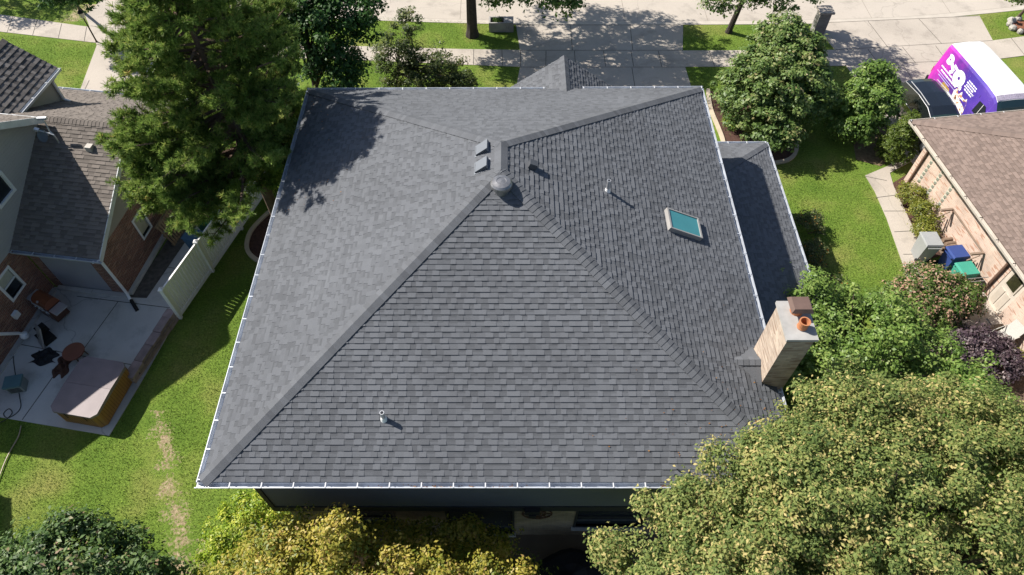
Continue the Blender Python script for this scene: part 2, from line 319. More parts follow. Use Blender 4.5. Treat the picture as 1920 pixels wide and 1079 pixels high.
# patio and side passage of the left house
slab("patio", [(-21,16.5),(-21,11.0),(-17.8,10.42),(-16.05,10.12),(-13.7,9.72),(-13.25,11.9),(-12.75,14.75),(-12.95,15.4),(-15.0,15.5)], CONCD, .03,
     [((-21,13.85),(-18,13.3)),((-18,13.3),(-16.3,12.95)),((-16.3,12.95),(-13.4,12.4)),((-15.9,12.9),(-15.3,15.3)),((-16.9,10.3),(-16.3,12.9)),((-17,15.55),(-13.2,15.0))])
slab("path", [(-14.25,15.45),(-12.8,15.2),(-11.3,20.6),(-11.1,22.5),(-12.4,22.8),(-13.0,20.6)], CONCD, .026, [((-13.9,17.0),(-12.35,16.7)),((-13.5,18.8),(-11.85,18.5))])
slab("mulch_bed", [(-14.95,15.5),(-14.27,15.45),(-13.05,20.4),(-13.9,20.6)], mat("bare_soil", (.10,.088,.078), .95, .4, 6, bump=1, bs=20), .012)
# planting beds with concrete edging
def bed(pts, edge, m=MULCH):
    o = slab("mulch_bed", pts, m, .03); e = MB()
    for run in edge:
        for a, b in zip(run, run[1:]): e.bar((a[0],a[1],.03),(b[0],b[1],.03),.17,.16)
        for a in run[1:-1]: e.lathe([(.085,-.05),(.085,.1095),(.06,.112)], (a[0],a[1],0), 10)
    struct(e.build("edging", EDGE)); return o
def smooth(pts, n=4):
    out = []
    for i in range(len(pts)-1):
        p0, p1, p2, p3 = [np.array(pts[min(max(k,0),len(pts)-1)]) for k in (i-1,i,i+1,i+2)]
        for k in range(n):
            t = k/n; out.append(tuple(.5*((2*p1)+(-p0+p2)*t+(2*p0-5*p1+4*p2-p3)*t*t+(-p0+3*p1-3*p2+p3)*t**3)))
    return out+[tuple(pts[-1])]
eA = smooth([P(1327,170),P(1329,190),P(1334,212),P(1344,236),P(1354,262),P(1358,285)]); eB = smooth([P(1462,232),P(1482,250),P(1492,270),P(1490,290),P(1474,303),P(1440,309)])
bed(eA+[P(1380,330),P(1440,318)]+eB[::-1]+[P(1440,215),P(1400,190)], [eA, eB])
eC = smooth([P(600,225),P(560,238),P(541,258),P(530,285),P(529,315),P(540,345)]); eD = smooth([P(520,388),P(492,412),P(470,438),P(464,468),P(480,488),P(515,505)])
bed(eC+[P(620,330),P(660,260)], [eC]); bed(eD+[P(560,470),P(545,400)], [eD])
slab("mulch_bed", [P(1672,345),P(1708,420),P(1735,490),P(1790,470),P(1740,370),P(1712,320)], MULCH, .014)
slab("mulch_bed", [P(1605,300),P(1650,312),P(1700,285),P(1690,200),P(1640,240),P(1600,270)], mat("leaf_litter", (.16,.12,.07), .95, .4, 7, bump=1, bs=25), .016)
slab("mulch_bed", [P(1640,600),P(1720,590),P(1860,600),P(1925,690),P(1925,800),P(1760,800),P(1680,690)], mat("brown_soil", (.11,.075,.055), .95, .4, 7, bump=1, bs=25), .018)
slab("patio", [(-6.5,1.5),(6.2,1.5),(6.2,6.6),(-6.5,6.6)], mat("tan_patio", (.13,.10,.07), .9, .15, 1.5), .028)
slab("mulch_bed", [(9.7,12.5),(12.2,12.5),(11.9,17),(11.8,19.2),(11.2,19.6),(9.7,19.7)], MULCH, .012)

# ------------------------------------------------------------------ roofs
def shingles(mb, P0, P1, T0, T1, expo=.143, lip=.027, tw=(.11,.23), seed=1):
    """courses of laminated tabs on the plane through eave P0-P1 and top T0-T1 (P0 left as seen looking up the slope)"""
    r = random.Random(seed); P0, P1, T0, T1 = map(Vector, (P0,P1,T0,T1)); u = (P1-P0).normalized(); v = (T0-P0); v = (v-u*v.dot(u)); V = v.length; v.normalize(); n = u.cross(v)
    Lu = (P1-P0).length; l1 = (T0-P0).dot(u); r1 = (T1-P0).dot(u); nc = int(math.ceil(V/expo))
    lo = lambda q: l1*min(q,V)/V; hi = lambda q: Lu+(r1-Lu)*min(q,V)/V
    at = lambda a, q, h: P0+u*a+v*q+n*h
    for i in range(nc):
        v0, v1 = i*expo, min((i+1)*expo, V); a0, a1, b0, b1 = lo(v0), lo(v1), hi(v0), hi(v1)
        x = min(a0,a1)-r.random()*.2; thick = False; rowt = r.gauss(0,.05)
        while x < max(b0,b1):
            wd = r.uniform(*tw); e = x+wd; thick = (not thick) if r.random() < .8 else thick
            t = lip*(1.0 if thick else .62)
            q = [max(x,a0), min(e,b0), min(e,b1), max(x,a1)]
            if q[1] > q[0]+.005 or q[2] > q[3]+.005:
                q[1] = max(q[1],q[0]); q[2] = max(q[2],q[3])
                tn = min(1,max(0, r.gauss(.66 if thick else .46,.13)+rowt))
                A, B, C_, D = at(q[0],v0,t), at(q[1],v0,t), at(q[2],v1,.003), at(q[3],v1,.003)
                if thick or r.random() < .25: mb.poly([A,B,C_,D], tn)
                else:
                    f = r.uniform(.4,.6); Mb, Ma = B+(C_-B)*f, A+(D-A)*f; mb.poly([A,B,Mb,Ma], tn); mb.poly([Ma,Mb,C_,D], max(0,tn-.3))
                mb.poly([at(q[0],v0,-.006), at(q[1],v0,-.006), B, A], tn*.8)
                if thick:
                    mb.poly([at(q[0],v0,-.004), A, D], tn); mb.poly([at(q[1],v0,-.004), C_, B], tn)
            x = e
def caps(mb, A, B, n1, n2, wd=.18, expo=.15, lift=.05, seed=3):
    r = random.Random(seed); A, B, n1, n2 = map(Vector, (A,B,n1,n2)); d = (B-A); L = d.length; d.normalize(); n1.normalize(); n2.normalize()
    s1 = d.cross(n1).normalized(); s2 = d.cross(n2).normalized(); up = (n1+n2).normalized()
    if s1.dot(n2) > 0: s1 = -s1
    if s2.dot(n1) > 0: s2 = -s2
    k = 0
    while k*expo < L:
        a, b = A+d*k*expo, A+d*min(L,(k+1)*expo+.02); t = min(1,max(0,r.gauss(.5,.13)))
        for s, n, fl in ((s1,n1,0),(s2,n2,1)):
            q = [a+up*lift, a+s*wd+n*(lift*.8), b+s*wd+n*(lift*.58), b+up*lift*.72]; mb.poly(q if fl else q[::-1], t)
            l = [a+up*.0, a+s*wd-n*.01, a+s*wd+n*(lift*.8), a+up*lift]; mb.poly(l if fl else l[::-1], t*.7)
            e = [a+s*wd-n*.01, b+s*wd-n*.01, b+s*wd+n*(lift*.58), a+s*wd+n*(lift*.8)]; mb.poly(e if fl else e[::-1], t*.8)
        k += 1
def nrm(a, b, c): return (Vector(b)-Vector(a)).cross(Vector(c)-Vector(a)).normalized()
def gutter(parent, A, B, out, M=None, wd=.115, step=.75, m=ALU, sm=STRAP, straps=True, dep=.12, skip=None):
    """open trough from A to B, out = outward direction; straps are parts of it"""
    A, B, o = Vector(A), Vector(B), Vector(out).normalized(); d = (B-A).normalized(); mb = MB(M); Z = Vector((0,0,1))
    pr = [(.0,.0),(.0,-dep),(wd*.75,-dep),(wd*.95,-dep*.45),(wd,.0),(wd+.018,.0),(wd+.018,-.018),(wd*.99,-.03),(wd*.78,-dep-.012),(-.006,-dep-.012)]
    f = lambda p, q: p+o*q[0]+Z*q[1]
    for a, b in zip(pr, pr[1:]): mb.poly([f(A,a),f(B,a),f(B,b),f(A,b)])
    for E_ in (A,B): mb.poly([f(E_,q) for q in pr[:6]]+[f(E_,q) for q in pr[6:]])
    g_ = mb.build("gutter", m, parent)
    if straps:
        n = max(1, int((B-A).length/step))
        for k in range(n+1):
            p = A+d*(.06+((B-A).length-.12)*k/n)
            MB(M).bar(p+o*.0+Z*.006, p+o*(wd+.01)+Z*.008, .028, .012).build("strap", sm, g_)
    return g_
def wall(parent, p0, p1, z0, z1, m, opens=(), thick=.18, M=None, name="wall"):
    """vertical wall p0->p1, outward on the right of the direction; opens = (u0,u1,za,zb)"""
    p0, p1 = Vector((*p0,0)), Vector((*p1,0)); d = (p1-p0).normalized(); L = (p1-p0).length; n = Vector((d.y,-d.x,0)); mb = MB(M)
    us = sorted({0,L,*[x for o in opens for x in o[:2]]}); zs = sorted({z0,z1,*[x for o in opens for x in o[2:4]]})
    pt = lambda u, z, k=0: p0+d*u+n*k+Vector((0,0,z))
    for a, b in zip(us, us[1:]):
        for c, e in zip(zs, zs[1:]):
            if any(o[0]-1e-4 <= a and b <= o[1]+1e-4 and o[2]-1e-4 <= c and e <= o[3]+1e-4 for o in opens): continue
            mb.poly([pt(a,c),pt(b,c),pt(b,e),pt(a,e)], uv=[(a,c),(b,c),(b,e),(a,e)])
    for o in opens:
        a, b, c, e = o[:4]
        for q in (((a,c),(b,c)),((b,c),(b,e)),((b,e),(a,e)),((a,e),(a,c))):
            mb.poly([pt(*q[0]),pt(*q[1]),pt(*q[1],-.1),pt(*q[0],-.1)])
    mb.poly([pt(0,z0,-thick),pt(0,z1,-thick),pt(L,z1,-thick),pt(L,z0,-thick)])
    return mb.build(name, m, parent)
def window(parent, p0, p1, u0, u1, z0, z1, fm=WHITE, gm=GLASSD, fw=.07, M=None, mull=True, proud=.03, sill=None, blind=None):
    p0, p1 = Vector((*p0,0)), Vector((*p1,0)); d = (p1-p0).normalized(); n = Vector((d.y,-d.x,0)); pt = lambda u, z, k: p0+d*u+n*k+Vector((0,0,z))
    wm = MB(M)
    def bx(a, b, c, e, k0, k1, mb):
        q = [pt(a,c,k0),pt(b,c,k0),pt(b,e,k0),pt(a,e,k0),pt(a,c,k1),pt(b,c,k1),pt(b,e,k1),pt(a,e,k1)]
        for t in ((4,5,6,7),(0,1,5,4),(1,2,6,5),(2,3,7,6),(3,0,4,7),(0,3,2,1)): mb.poly([q[i] for i in t])
    bx(u0-fw,u0,z0-fw,z1+fw,-.08,proud,wm); bx(u1,u1+fw,z0-fw,z1+fw,-.08,proud,wm); bx(u0,u1,z1,z1+fw,-.08,proud-.003,wm); bx(u0,u1,z0-fw,z0,-.08,proud-.003,wm)
    if mull: bx(u0,u1,(z0+z1)/2-.025,(z0+z1)/2+.025,-.07,-.02,wm)
    W = wm.build("window", fm, parent); g_ = MB(M); g_.poly([pt(u0,z0,-.06),pt(u1,z0,-.06),pt(u1,z1,-.06),pt(u0,z1,-.06)]); g_.build("pane", gm, W)
    if sill: s_ = MB(M); bx(u0-.12,u1+.12,z0-fw-.08,z0-fw-.003,-.02,.1,s_); s_.build("sill", sill, W)
    if blind: b_ = MB(M); bx(u0+.01,u1-.01,z0+(z1-z0)*blind[1],z1-.01,-.055,-.045,b_); b_.build("blind", blind[0], W)
    return W

# ------------------------------------------------------------------ middle house
XL, XR, YN, YF, ZE = -7.32, 6.82, 5.87, 20.52, 6.0
RN, RF = Vector((-.29,12.95,9.22)), Vector((-.29,14.02,9.22))
A_, B_, C_, D_ = Vector((XL,YN,ZE)), Vector((XR,YN,ZE)), Vector((XR,YF+.06,ZE)), Vector((XL,YF-.06,ZE))
H1 = thing("brick_house", "large two storey house under a charcoal hip roof with buff chimney", "house", (0,13,0))
rf = MB()
shingles(rf, A_, B_, RN, RN, seed=1); shingles(rf, B_, C_, RN, RF, seed=2); shingles(rf, C_, D_, RF, RF, seed=3); shingles(rf, D_, A_, RF, RN, seed=4)
for q in ([A_,B_,RN],[B_,C_,RF,RN],[C_,D_,RF],[D_,A_,RN,RF]):
    rf.poly([Vector(p)-Vector((0,0,.02)) for p in q], .3)
roof = rf.build("roof", ROOF, H1)
nN, nR, nF, nL = nrm(A_,B_,RN), nrm(B_,C_,RN), nrm(C_,D_,RF), nrm(D_,A_,RF)
for a, b, n1, n2, sd_ in ((A_,RN,nL,nN,1),(B_,RN,nN,nR,2),(C_,RF,nR,nF,3),(D_,RF,nF,nL,4)):
    c = MB(); caps(c, a, b, n1, n2, seed=sd_); c.build("hip_cap", ROOF, roof)
c = MB(); caps(c, RF, RN, nL, nR, seed=9, lift=.05); c.build("ridge_cap", ROOF, roof)
# soffit and fascia
s = MB(); zb = ZE-.17
for a, b in ((A_,B_),(B_,C_),(C_,D_),(D_,A_)):
    a, b = Vector(a), Vector(b); d = (b-a).normalized(); n = Vector((d.y,-d.x,0))
    s.bar(a+d*.0-n*.02-Vector((0,0,.1)), b-n*.02-Vector((0,0,.1)), .025, .17)
s.poly([(XL+.02,YN+.02,zb),(XR-.02,YN+.02,zb),(XR-.02,YF-.05,zb),(XL+.02,YF-.05,zb)])
s.build("soffit", DKTRIM, H1)
gutter(H1, (XL-.15,YN-.012,ZE-.005), (XR+.15,YN-.012,ZE-.005), (0,-1,0)); gutter(H1, (XR+.012,YN,ZE-.005), (XR+.012,YF+.06,ZE-.005), (1,0,0), sm=ALU); gutter(H1, (XL-.012,YN,ZE-.005), (XL-.012,YF-.06,ZE-.005), (-1,0,0), sm=ALU)
gutter(H1, (XL-.15,YF-.04,ZE-.005), (1.22,YF+.01,ZE-.005), (0,1,0), step=.8); gutter(H1, (2.55,YF+.03,ZE-.005), (XR+.15,YF+.07,ZE-.005), (0,1,0), step=.8)
# walls: dark upper storey oversailing the brick
WX0, WX1, WY0, WY1 = -6.5, 6.2, 6.2, 20.1
for p0, p1 in (((WX0,WY0),(WX1,WY0)),((WX1,WY0),(WX1,WY1)),((WX1,WY1),(WX0,WY1)),((WX0,WY1),(WX0,WY0))):
    wall(H1, p0, p1, 3.3, ZE-.1, DKSIDE, name="upper_wall")
t = MB()
t.box(WX0-.03,WX1+.03,WY0-.03,WY0+.27,3.0,3.32); t.box(WX0-.03,WX0+.25,WY0+.27,WY1,3.0,3.32); t.box(WX1-.25,WX1+.03,WY0+.27,WY1,3.0,3.32); t.box(WX0-.035,WX0+.09,WY0-.035,WY0+.09,3.325,5.8)
t.box(-2.9,.15,WY0-.03,WY0,5.35,5.82); t.box(2.9,5.2,WY0-.03,WY0,5.35,5.82)
t.build("band", DKTRIM, H1)
v = MB(); v.box(.35,.75,WY0-.16,WY0-.032,3.05,3.3); v.box(.45,.65,WY0-.2,WY0-.16,2.9,3.1); v.build("wall_lamp", BLACK, H1)
BX0, BX1, BY0 = WX0+.15, WX1-.15, WY0+.22
ops = [(1.9,2.9,.9,2.3),(4.5,6.35,.25,2.45),(8.25,10.2,.9,2.45)]
wall(H1, (BX0,BY0), (BX1,BY0), 0, 3.0, TANBR, ops)
for k, o in enumerate(ops): window(H1, (BX0,BY0), (BX1,BY0), *o, fm=DKTRIM, sill=CEMENT, mull=(k != 1))
wall(H1, (BX1,BY0), (BX1,WY1-.1), 0, 3.0, TANBR); wall(H1, (BX0,WY1-.1), (BX0,BY0), 0, 3.0, TANBR); wall(H1, (BX1,WY1-.1), (BX0,WY1-.1), 0, 3.0, TANBR)
# front gable
G = MB(); gx, gz, gy0, gy1, k = 1.95, 6.22, 20.02, 22.22, .71; hw = 4.3; ez = gz-k*hw
shingles(G, (gx+hw,gy0,ez), (gx+hw,gy1,ez), (gx,gy0,gz), (gx,gy1,gz), seed=11); shingles(G, (gx-hw,gy1,ez), (gx-hw,gy0,ez), (gx,gy1,gz), (gx,gy0,gz), seed=12)
G.poly([(gx,gy1-.02,gz-.03),(gx+hw,gy1-.02,ez-.03),(gx+hw,gy0,ez-.03),(gx,gy0,gz-.03)], .3); G.poly([(gx,gy1-.02,gz-.03),(gx,gy0,gz-.03),(gx-hw,gy0,ez-.03),(gx-hw,gy1-.02,ez-.03)], .3)
fg = G.build("front_roof", ROOF, H1); c = MB(); caps(c, (gx,gy1,gz), (gx,gy0,gz), (k,0,1), (-k,0,1), lift=.04); c.build("ridge_cap", ROOF, fg)
gw = MB(); gw.poly([(gx-hw+.3,gy1-.3,0),(gx-hw+.3,gy1-.3,ez+.15),(gx,gy1-.3,gz-.08),(gx+hw-.3,gy1-.3,ez+.15),(gx+hw-.3,gy1-.3,0)]); gw.box(gx-hw+.3,gx-hw+.4,gy0,gy1-.31,0,ez+.1); gw.box(gx+hw-.4,gx+hw-.3,gy0,gy1-.31,0,ez+.1); gw.build("wall", TANBR, H1)
# side wing roof on the right
PX, PY0, PY1, PZ, pk = 10.22, 11.8, 21.04, 2.95, .36; wx = WX1; run = PX-wx; wz = PZ+pk*run
S_ = MB(); shingles(S_, (PX,PY0,PZ), (PX,PY1,PZ), (wx,PY0,wz), (wx,PY1-run,wz), seed=21); shingles(S_, (PX,PY1,PZ), (wx,PY1,PZ), (wx,PY1-run,wz), (wx,PY1-run,wz), seed=22)
S_.poly([(PX,PY0,PZ-.02),(PX,PY1,PZ-.02),(wx,PY1-run,wz-.02),(wx,PY0,wz-.02)], .3); S_.poly([(PX,PY1,PZ-.02),(wx,PY1,PZ-.02),(wx,PY1-run,wz-.02)], .3)
so_ = S_.build("side_roof", ROOF, H1); c = MB(); caps(c, (PX,PY1,PZ), (wx,PY1-run,wz), (pk,0,1), (0,pk,1)); c.build("hip_cap", ROOF, so_)
gutter(H1, (PX+.012,PY0,PZ-.005), (PX+.012,PY1+.1,PZ-.005), (1,0,0), sm=ALU); gutter(H1, (wx+.2,PY1+.012,PZ-.005), (PX+.1,PY1+.012,PZ-.005), (0,1,0))
w_ = MB(); w_.box(wx,PX-.5,PY0+.3,PY1-.5,0,PZ-.12); w_.build("wall", TANBR, H1)
# chimney
ch = MB(); CX0, CX1, CY0, CY1, CZ = 6.37, 7.0, 8.38, 9.38, 8.28
ch.box(CX0,CX1,CY0,CY1,0,CZ); chim = ch.build("chimney", CHIMBR, H1)
t = MB(); t.box(CX0-.05,CX1+.05,CY0-.05,CY1+.05,CZ+.002,CZ+.09); t.build("crown", CEMENT, chim, bevel=.02)
t = MB(); t.lathe([(.115,0),(.125,.03),(.115,.06),(.115,.2),(.128,.21),(.128,.25),(.1,.25),(.09,0.05),(0,.05)], (6.74,8.68,CZ+.09), 20); t.build("flue", TERRA, chim, smooth=False)
t = MB(); t.lathe([(.15,0),(.15,.22)], (6.72,9.13,CZ+.09), 20); t.build("flue", TERRA, chim)
t = MB(); a, b, z0, z1 = .26, .2, CZ+.33, CZ+.43; cx, cy = 6.74, 9.13
for s_, q in ((0,0),):
    lo = [(cx-a,cy-a*.9,z0),(cx+a,cy-a*.9,z0),(cx+a,cy+a*.9,z0),(cx-a,cy+a*.9,z0)]; hi_ = [(cx-b,cy-b*.9,z1),(cx+b,cy-b*.9,z1),(cx+b,cy+b*.9,z1),(cx-b,cy+b*.9,z1)]
    t.poly(lo[::-1]); t.poly(hi_)
    for i in range(4): t.poly([lo[i],lo[(i+1)%4],hi_[(i+1)%4],hi_[i]])
t.build("chimney_cap", COPPER, chim)
# little saddle roof behind the chimney
zs_ = 6.0+.457*(XR-5.75)+.02; sy = 8.88; k2 = .5
cr = MB(); zr = lambda x: 6.0+.457*(XR-x)
xr0 = XR-(zs_-6.0)/.457
hwn = .62; e1 = Vector((6.36,sy-hwn,zr(6.36)+.01)); e2 = Vector((6.36,sy+hwn,zr(6.36)+.01)); rp = Vector((6.36,sy,zs_)); tp = Vector((xr0,sy,zs_))
shingles(cr, e1, e1+(rp-e1).cross(tp-e1).normalized().cross(Vector((0,0,1))).normalized()*.01, rp, rp, seed=5) if False else None
cr.poly([tp,e1,rp],.45); cr.poly([tp,rp,e2],.5)
cro = cr.build("saddle", ROOF, roof); c = MB(); caps(c, rp, tp, (0,-.5,1), (0,.5,1), wd=.13); c.build("ridge_cap", ROOF, cro)
# skylight on the right slope
def onR(x, y, h=0): n = nR; return Vector((x,y,6+.457*(XR-x)))+n*h
fr = MB(); q = [(4.41,12.76),(5.42,12.76),(5.42,13.54),(4.41,13.54)]
def slopebox(mb, x0, x1, y0, y1, h0, h1, f=onR, tone=.5):
    a = [f(x0,y0,h0),f(x1,y0,h0),f(x1,y1,h0),f(x0,y1,h0),f(x0,y0,h1),f(x1,y0,h1),f(x1,y1,h1),f(x0,y1,h1)]
    for t_ in ((4,5,6,7),(0,1,5,4),(1,2,6,5),(2,3,7,6),(3,0,4,7)): mb.poly([a[i] for i in t_], tone)
slopebox(fr,4.41,4.46,12.76,13.54,-.02,.15); slopebox(fr,5.37,5.42,12.76,13.54,-.02,.15); slopebox(fr,4.46,5.37,12.76,12.8,-.02,.147); slopebox(fr,4.46,5.37,13.5,13.54,-.02,.147)
sk = fr.build("skylight", mat("skylight_frame", (.3,.29,.28), .5, .1), H1); gp = MB(); gp.poly([onR(4.46,12.8,.125),onR(5.37,12.8,.125),onR(5.37,13.5,.125),onR(4.46,13.5,.125)])
gp.build("pane", mat("teal_skylight_glass", (.05,.22,.24), .12, .1, 1.5, spec=.7), sk)
# roof vents
def onL(x, y, h=0): return Vector((x,y,6+.457*(x-XL)))+nL*h
HOOD = mat("vent_grey_paint", (.14,.155,.18), .5, .05); HOODD = mat("vent_dark_paint", (.07,.075,.085), .5, .1)
for yy in (14.02,13.36):
    m_ = MB(); x0, x1, y0, y1 = -.95, -.6, yy-.18, yy+.18
    a = [onL(x0-.02,y0,.03),onL(x1,y0,.03),onL(x1,y1,.03),onL(x0-.02,y1,.03),onL(x0,y0,.07),onL(x1,y0,.17),onL(x1,y1,.17),onL(x0,y1,.07)]
    for t_ in ((4,5,6,7),(0,1,5,4),(1,2,6,5),(2,3,7,6),(3,0,4,7)): m_.poly([a[i] for i in t_])
    slopebox(m_,x0-.05,x1+.05,y0-.04,y1+.04,-.01,.026,f=onL)
    vv = m_.build("box_vent", HOOD, H1); gq = MB()
    for k in range(7):
        yk = y0+.02+k*.05; gq.bar(onL(x0-.012,yk,.04), onL(x0-.012,yk+.001,.065), .012, .012)
    for k in range(7):
        xk = x0+.02+k*.045; gq.bar(onL(xk,y0-.008,.04), onL(xk,y0-.008,.07+.085*k/7), .012, .012)
    gq.build("grille", BLACK, vv)
m_ = MB(); slopebox(m_,.42,.62,13.38,13.58,0,.17); m_.build("box_vent", HOODD, H1)
tv = MB(); tc_ = Vector((-.27,12.5,9.03)); tv.lathe([(.2,-.14),(.2,.1),(.27,.11),(.285,.15),(.28,.22),(.235,.27),(.13,.295),(.12,.285),(0,.30)], tc_, 32); tv.build("round_vent", mat("vent_metal", (.24,.24,.25), .35, .3, 9, metal=.6), H1, smooth=True)
fl = MB(); fl.lathe([(.3,-.0),(.3,.012)], tc_+Vector((0,-.06,-.035)), 24, axis=nN); fl.build("flashing", ROOF, H1)
def pipe(x, y, z, h, r=.055):
    m_ = MB(); m_.lathe([(r,-.05),(r,h),(r*.72,h),(r*.7,h-.2),(0,h-.2)], (x,y,z), 18); p_ = m_.build("vent_pipe", METAL, H1, smooth=False)
    b_ = MB(); b_.lathe([(r*1.7,-.05),(r*1.4,.02),(r*1.1,.09)], (x,y,z), 18); b_.build("pipe_boot", WHITE, p_)
pipe(-3.08,7.2,6.62,.33); pipe(2.68,13.55,7.9,.4)
# leaves caught in the back gutter
tag_ = MB()
for k in range(160):
    x = random.choice((random.gauss(4.05,.12), random.uniform(-3.5,.5), random.uniform(3.5,5.2))); y = YN-.03-random.random()*.1; a = random.random()*6.28; s_ = .018
    tag_.poly([(x+s_*math.cos(a+q),y+s_*.7*math.sin(a+q),ZE-.1+random.random()*.02+(.06 if 3.9<x<4.2 else 0)) for q in (0,1.57,3.14,4.71)], random.random())
for k in range(150):                       # leaf debris on the shingles below the overhanging trees
    q = random.random(); x, y = (6.7-abs(random.gauss(0,1.6)), 6.0+abs(random.gauss(0,1.3))) if q < .6 else (-7.2+abs(random.gauss(0,1.2)), random.uniform(14,20)); n_ = min(y-YN, YF-y, x-XL, XR-x)
    if n_ < .05 or (x > 6.2 and 8.2 < y < 9.6): continue
    z = 6.0+.457*n_+.035; a = random.random()*6.28; s_ = random.uniform(.012,.028); tag_.poly([(x+s_*math.cos(a+w_),y+s_*.6*math.sin(a+w_),z) for w_ in (0,1.57,3.14,4.71)], random.random())
o = tag_.build("leaf_litter", leafmat("dry_leaves", [(0,(.05,.02,.01)),(.5,(.3,.11,.02)),(1,(.5,.25,.06))])); tag(o, "dry orange brown leaves lying in the back gutter and on the shingles near the trees", "leaves"); o['kind'] = 'stuff'

# ------------------------------------------------------------------ left neighbour
FL = FRM(-14.7,15.25,-8)
def W(M, x, y, z=0): return M @ Vector((x,y,z))
H2 = thing("brick_house", "red brick and taupe siding house with weathered brown gable roofs", "house", tuple(W(FL,-3,2)))
r2 = MB(FL); k1 = .545
shingles(r2, (-3.43,0,2.7), (0,0,2.7), (-3.43,4.4,5.1), (0,4.4,5.1), expo=.15, seed=31, tw=(.15,.36)); shingles(r2, (0,8.8,2.7), (-9,8.8,2.7), (0,4.4,5.1), (-9,4.4,5.1), expo=.15, seed=32)
for q in ([(-3.43,0,2.67),(0,0,2.67),(0,4.4,5.07),(-3.43,4.4,5.07)],[(0,8.8,2.67),(-9,8.8,2.67),(-9,4.4,5.07),(0,4.4,5.07)]): r2.poly(q, .3)
ro2 = r2.build("roof", ROOFB, H2); c = MB(FL); caps(c, (0,4.4,5.1), (-3.2,4.4,5.1), (0,-.545,1), (0,.545,1), wd=.16); c.build("ridge_cap", ROOFB, ro2)
# tall part
ra, rz, ye, ze = 1.0, 7.4, -5.29, 3.76
t2 = MB(FL); shingles(t2, (-13,ye,ze), (-3.1,ye,ze), (-13,ra,rz), (-3.1,ra,rz), expo=.15, seed=33); shingles(t2, (-3.1,4.13,5.3), (-13,4.13,5.3), (-3.1,ra,rz), (-13,ra,rz), expo=.15, seed=34)
t2.poly([(-13,ye,ze-.03),(-3.1,ye,ze-.03),(-3.1,ra,rz-.03),(-13,ra,rz-.03)],.3); t2.poly([(-3.1,4.13,5.27),(-13,4.13,5.27),(-13,ra,rz-.03),(-3.1,ra,rz-.03)],.3); t2.build("roof", ROOFB, H2)
rk = MB(FL); BLUEW = mat("pale_rake_paint", (.62,.64,.65), .5)
rk.bar((-3.1,4.16,5.2),(-3.1,ra,rz-.1),.03,.24); rk.bar((-3.1,ye-.03,ze-.1),(-3.1,ra,rz-.1),.03,.24); rk.bar((0.0,-.02,2.6),(0.0,4.4,5.0),.03,.2); rk.bar((0.0,8.8,2.6),(0.0,4.4,5.0),.03,.2); rk.bar((-13,4.16,5.22),(-3.1,4.16,5.22),.03,.18); rk.build("rake_board", BLUEW, H2)
# walls
TW = -3.43
wall(H2, (TW,-5.2), (TW,.3), 0, 2.66, REDBR, [(3.95,4.62,1.34,2.3)], M=FL); window(H2, (TW,-5.2), (TW,.3), 3.95,4.62,1.34,2.3, M=FL, fw=.09, blind=(mat("cream_blind", (.5,.5,.42), .8), .55))
up = MB(FL); zt = lambda y: rz-.05-(.67*(y-ra) if y > ra else .58*(ra-y))
yw0, yw1, za, zc = .85, 1.62, 4.1, 4.85
up.poly([(TW,-5.2,2.66),(TW,yw0,2.66),(TW,yw0,zt(yw0)),(TW,-5.2,zt(-5.2))]); up.poly([(TW,yw1,2.66),(TW,4.1,2.66),(TW,4.1,zt(4.1)),(TW,yw1,zt(yw1))]); up.poly([(TW,yw0,2.66),(TW,yw1,2.66),(TW,yw1,za),(TW,yw0,za)]); up.poly([(TW,yw0,zc),(TW,yw1,zc),(TW,yw1,zt(yw1)),(TW,ra,zt(ra)),(TW,yw0,zt(yw0))])
up.build("upper_wall", GRSIDE2, H2)
window(H2, (TW,yw0), (TW,yw1), 0, yw1-yw0, za, zc, M=FL, fw=.1, mull=False)
GW = -.35
wall(H2, (GW,.35), (GW,8.4), 0, 2.5, REDBR, [(2.15,2.75,.95,1.9)], M=FL); window(H2, (GW,.35), (GW,8.4), 2.15,2.75,.95,1.9, M=FL, fw=.08, mull=False, blind=(mat("tan_blind", (.42,.4,.28), .8), .08))
gs = MB(FL); gs.poly([(GW+.02,.33,2.5),(GW+.02,8.4,2.5),(GW+.02,8.4,2.86),(GW+.02,4.4,5.03),(GW+.02,.33,2.82)]); gs.build("upper_wall", GRSIDE, H2)
wall(H2, (TW,.35), (GW,.35), 0, 2.62, REDBR, [(.35,2.45,.05,2.02)], M=FL)
pn = MB(FL); pn.box(TW+.352,TW+2.448,.38,.44,.052,2.018); pn.build("garage_panel", PANEL, H2)
wb = MB(FL); wb.box(-13,TW-.01,4.0,4.05,0,5.2); wb.box(-13,GW,8.38,8.42,0,2.7); wb.build("wall", REDBR, H2)
cf = MB(FL); cf.box(TW+.003,TW+.2,-5.2,.2,-.05,.1); cf.box(TW+.2,GW,.16,.345,-.05,.12); cf.box(GW+.002,GW+.16,.36,8,-.05,.14); cf.build("foundation", CONCD, H2)
gutter(H2, (TW+.02,-.012,2.69), (.02,-.012,2.69), (0,-1,0), M=FL); gutter(H2, (.02,8.82,2.69), (-9,8.82,2.69), (0,1,0), M=FL, step=1.2)
ds = MB(FL); ds.tube([(-.28,-.08,2.58),(-.3,.22,2.35),(-.28,.25,.25),(-.05,.0,.1)], .055, 8); ds.build("downspout", WHITE, H2)
ft = MB(FL); ft.tube([(-.08,.05,.11),(.35,-.35,.05)], .07, 8); ft.build("drain_pipe", BLACK, H2)
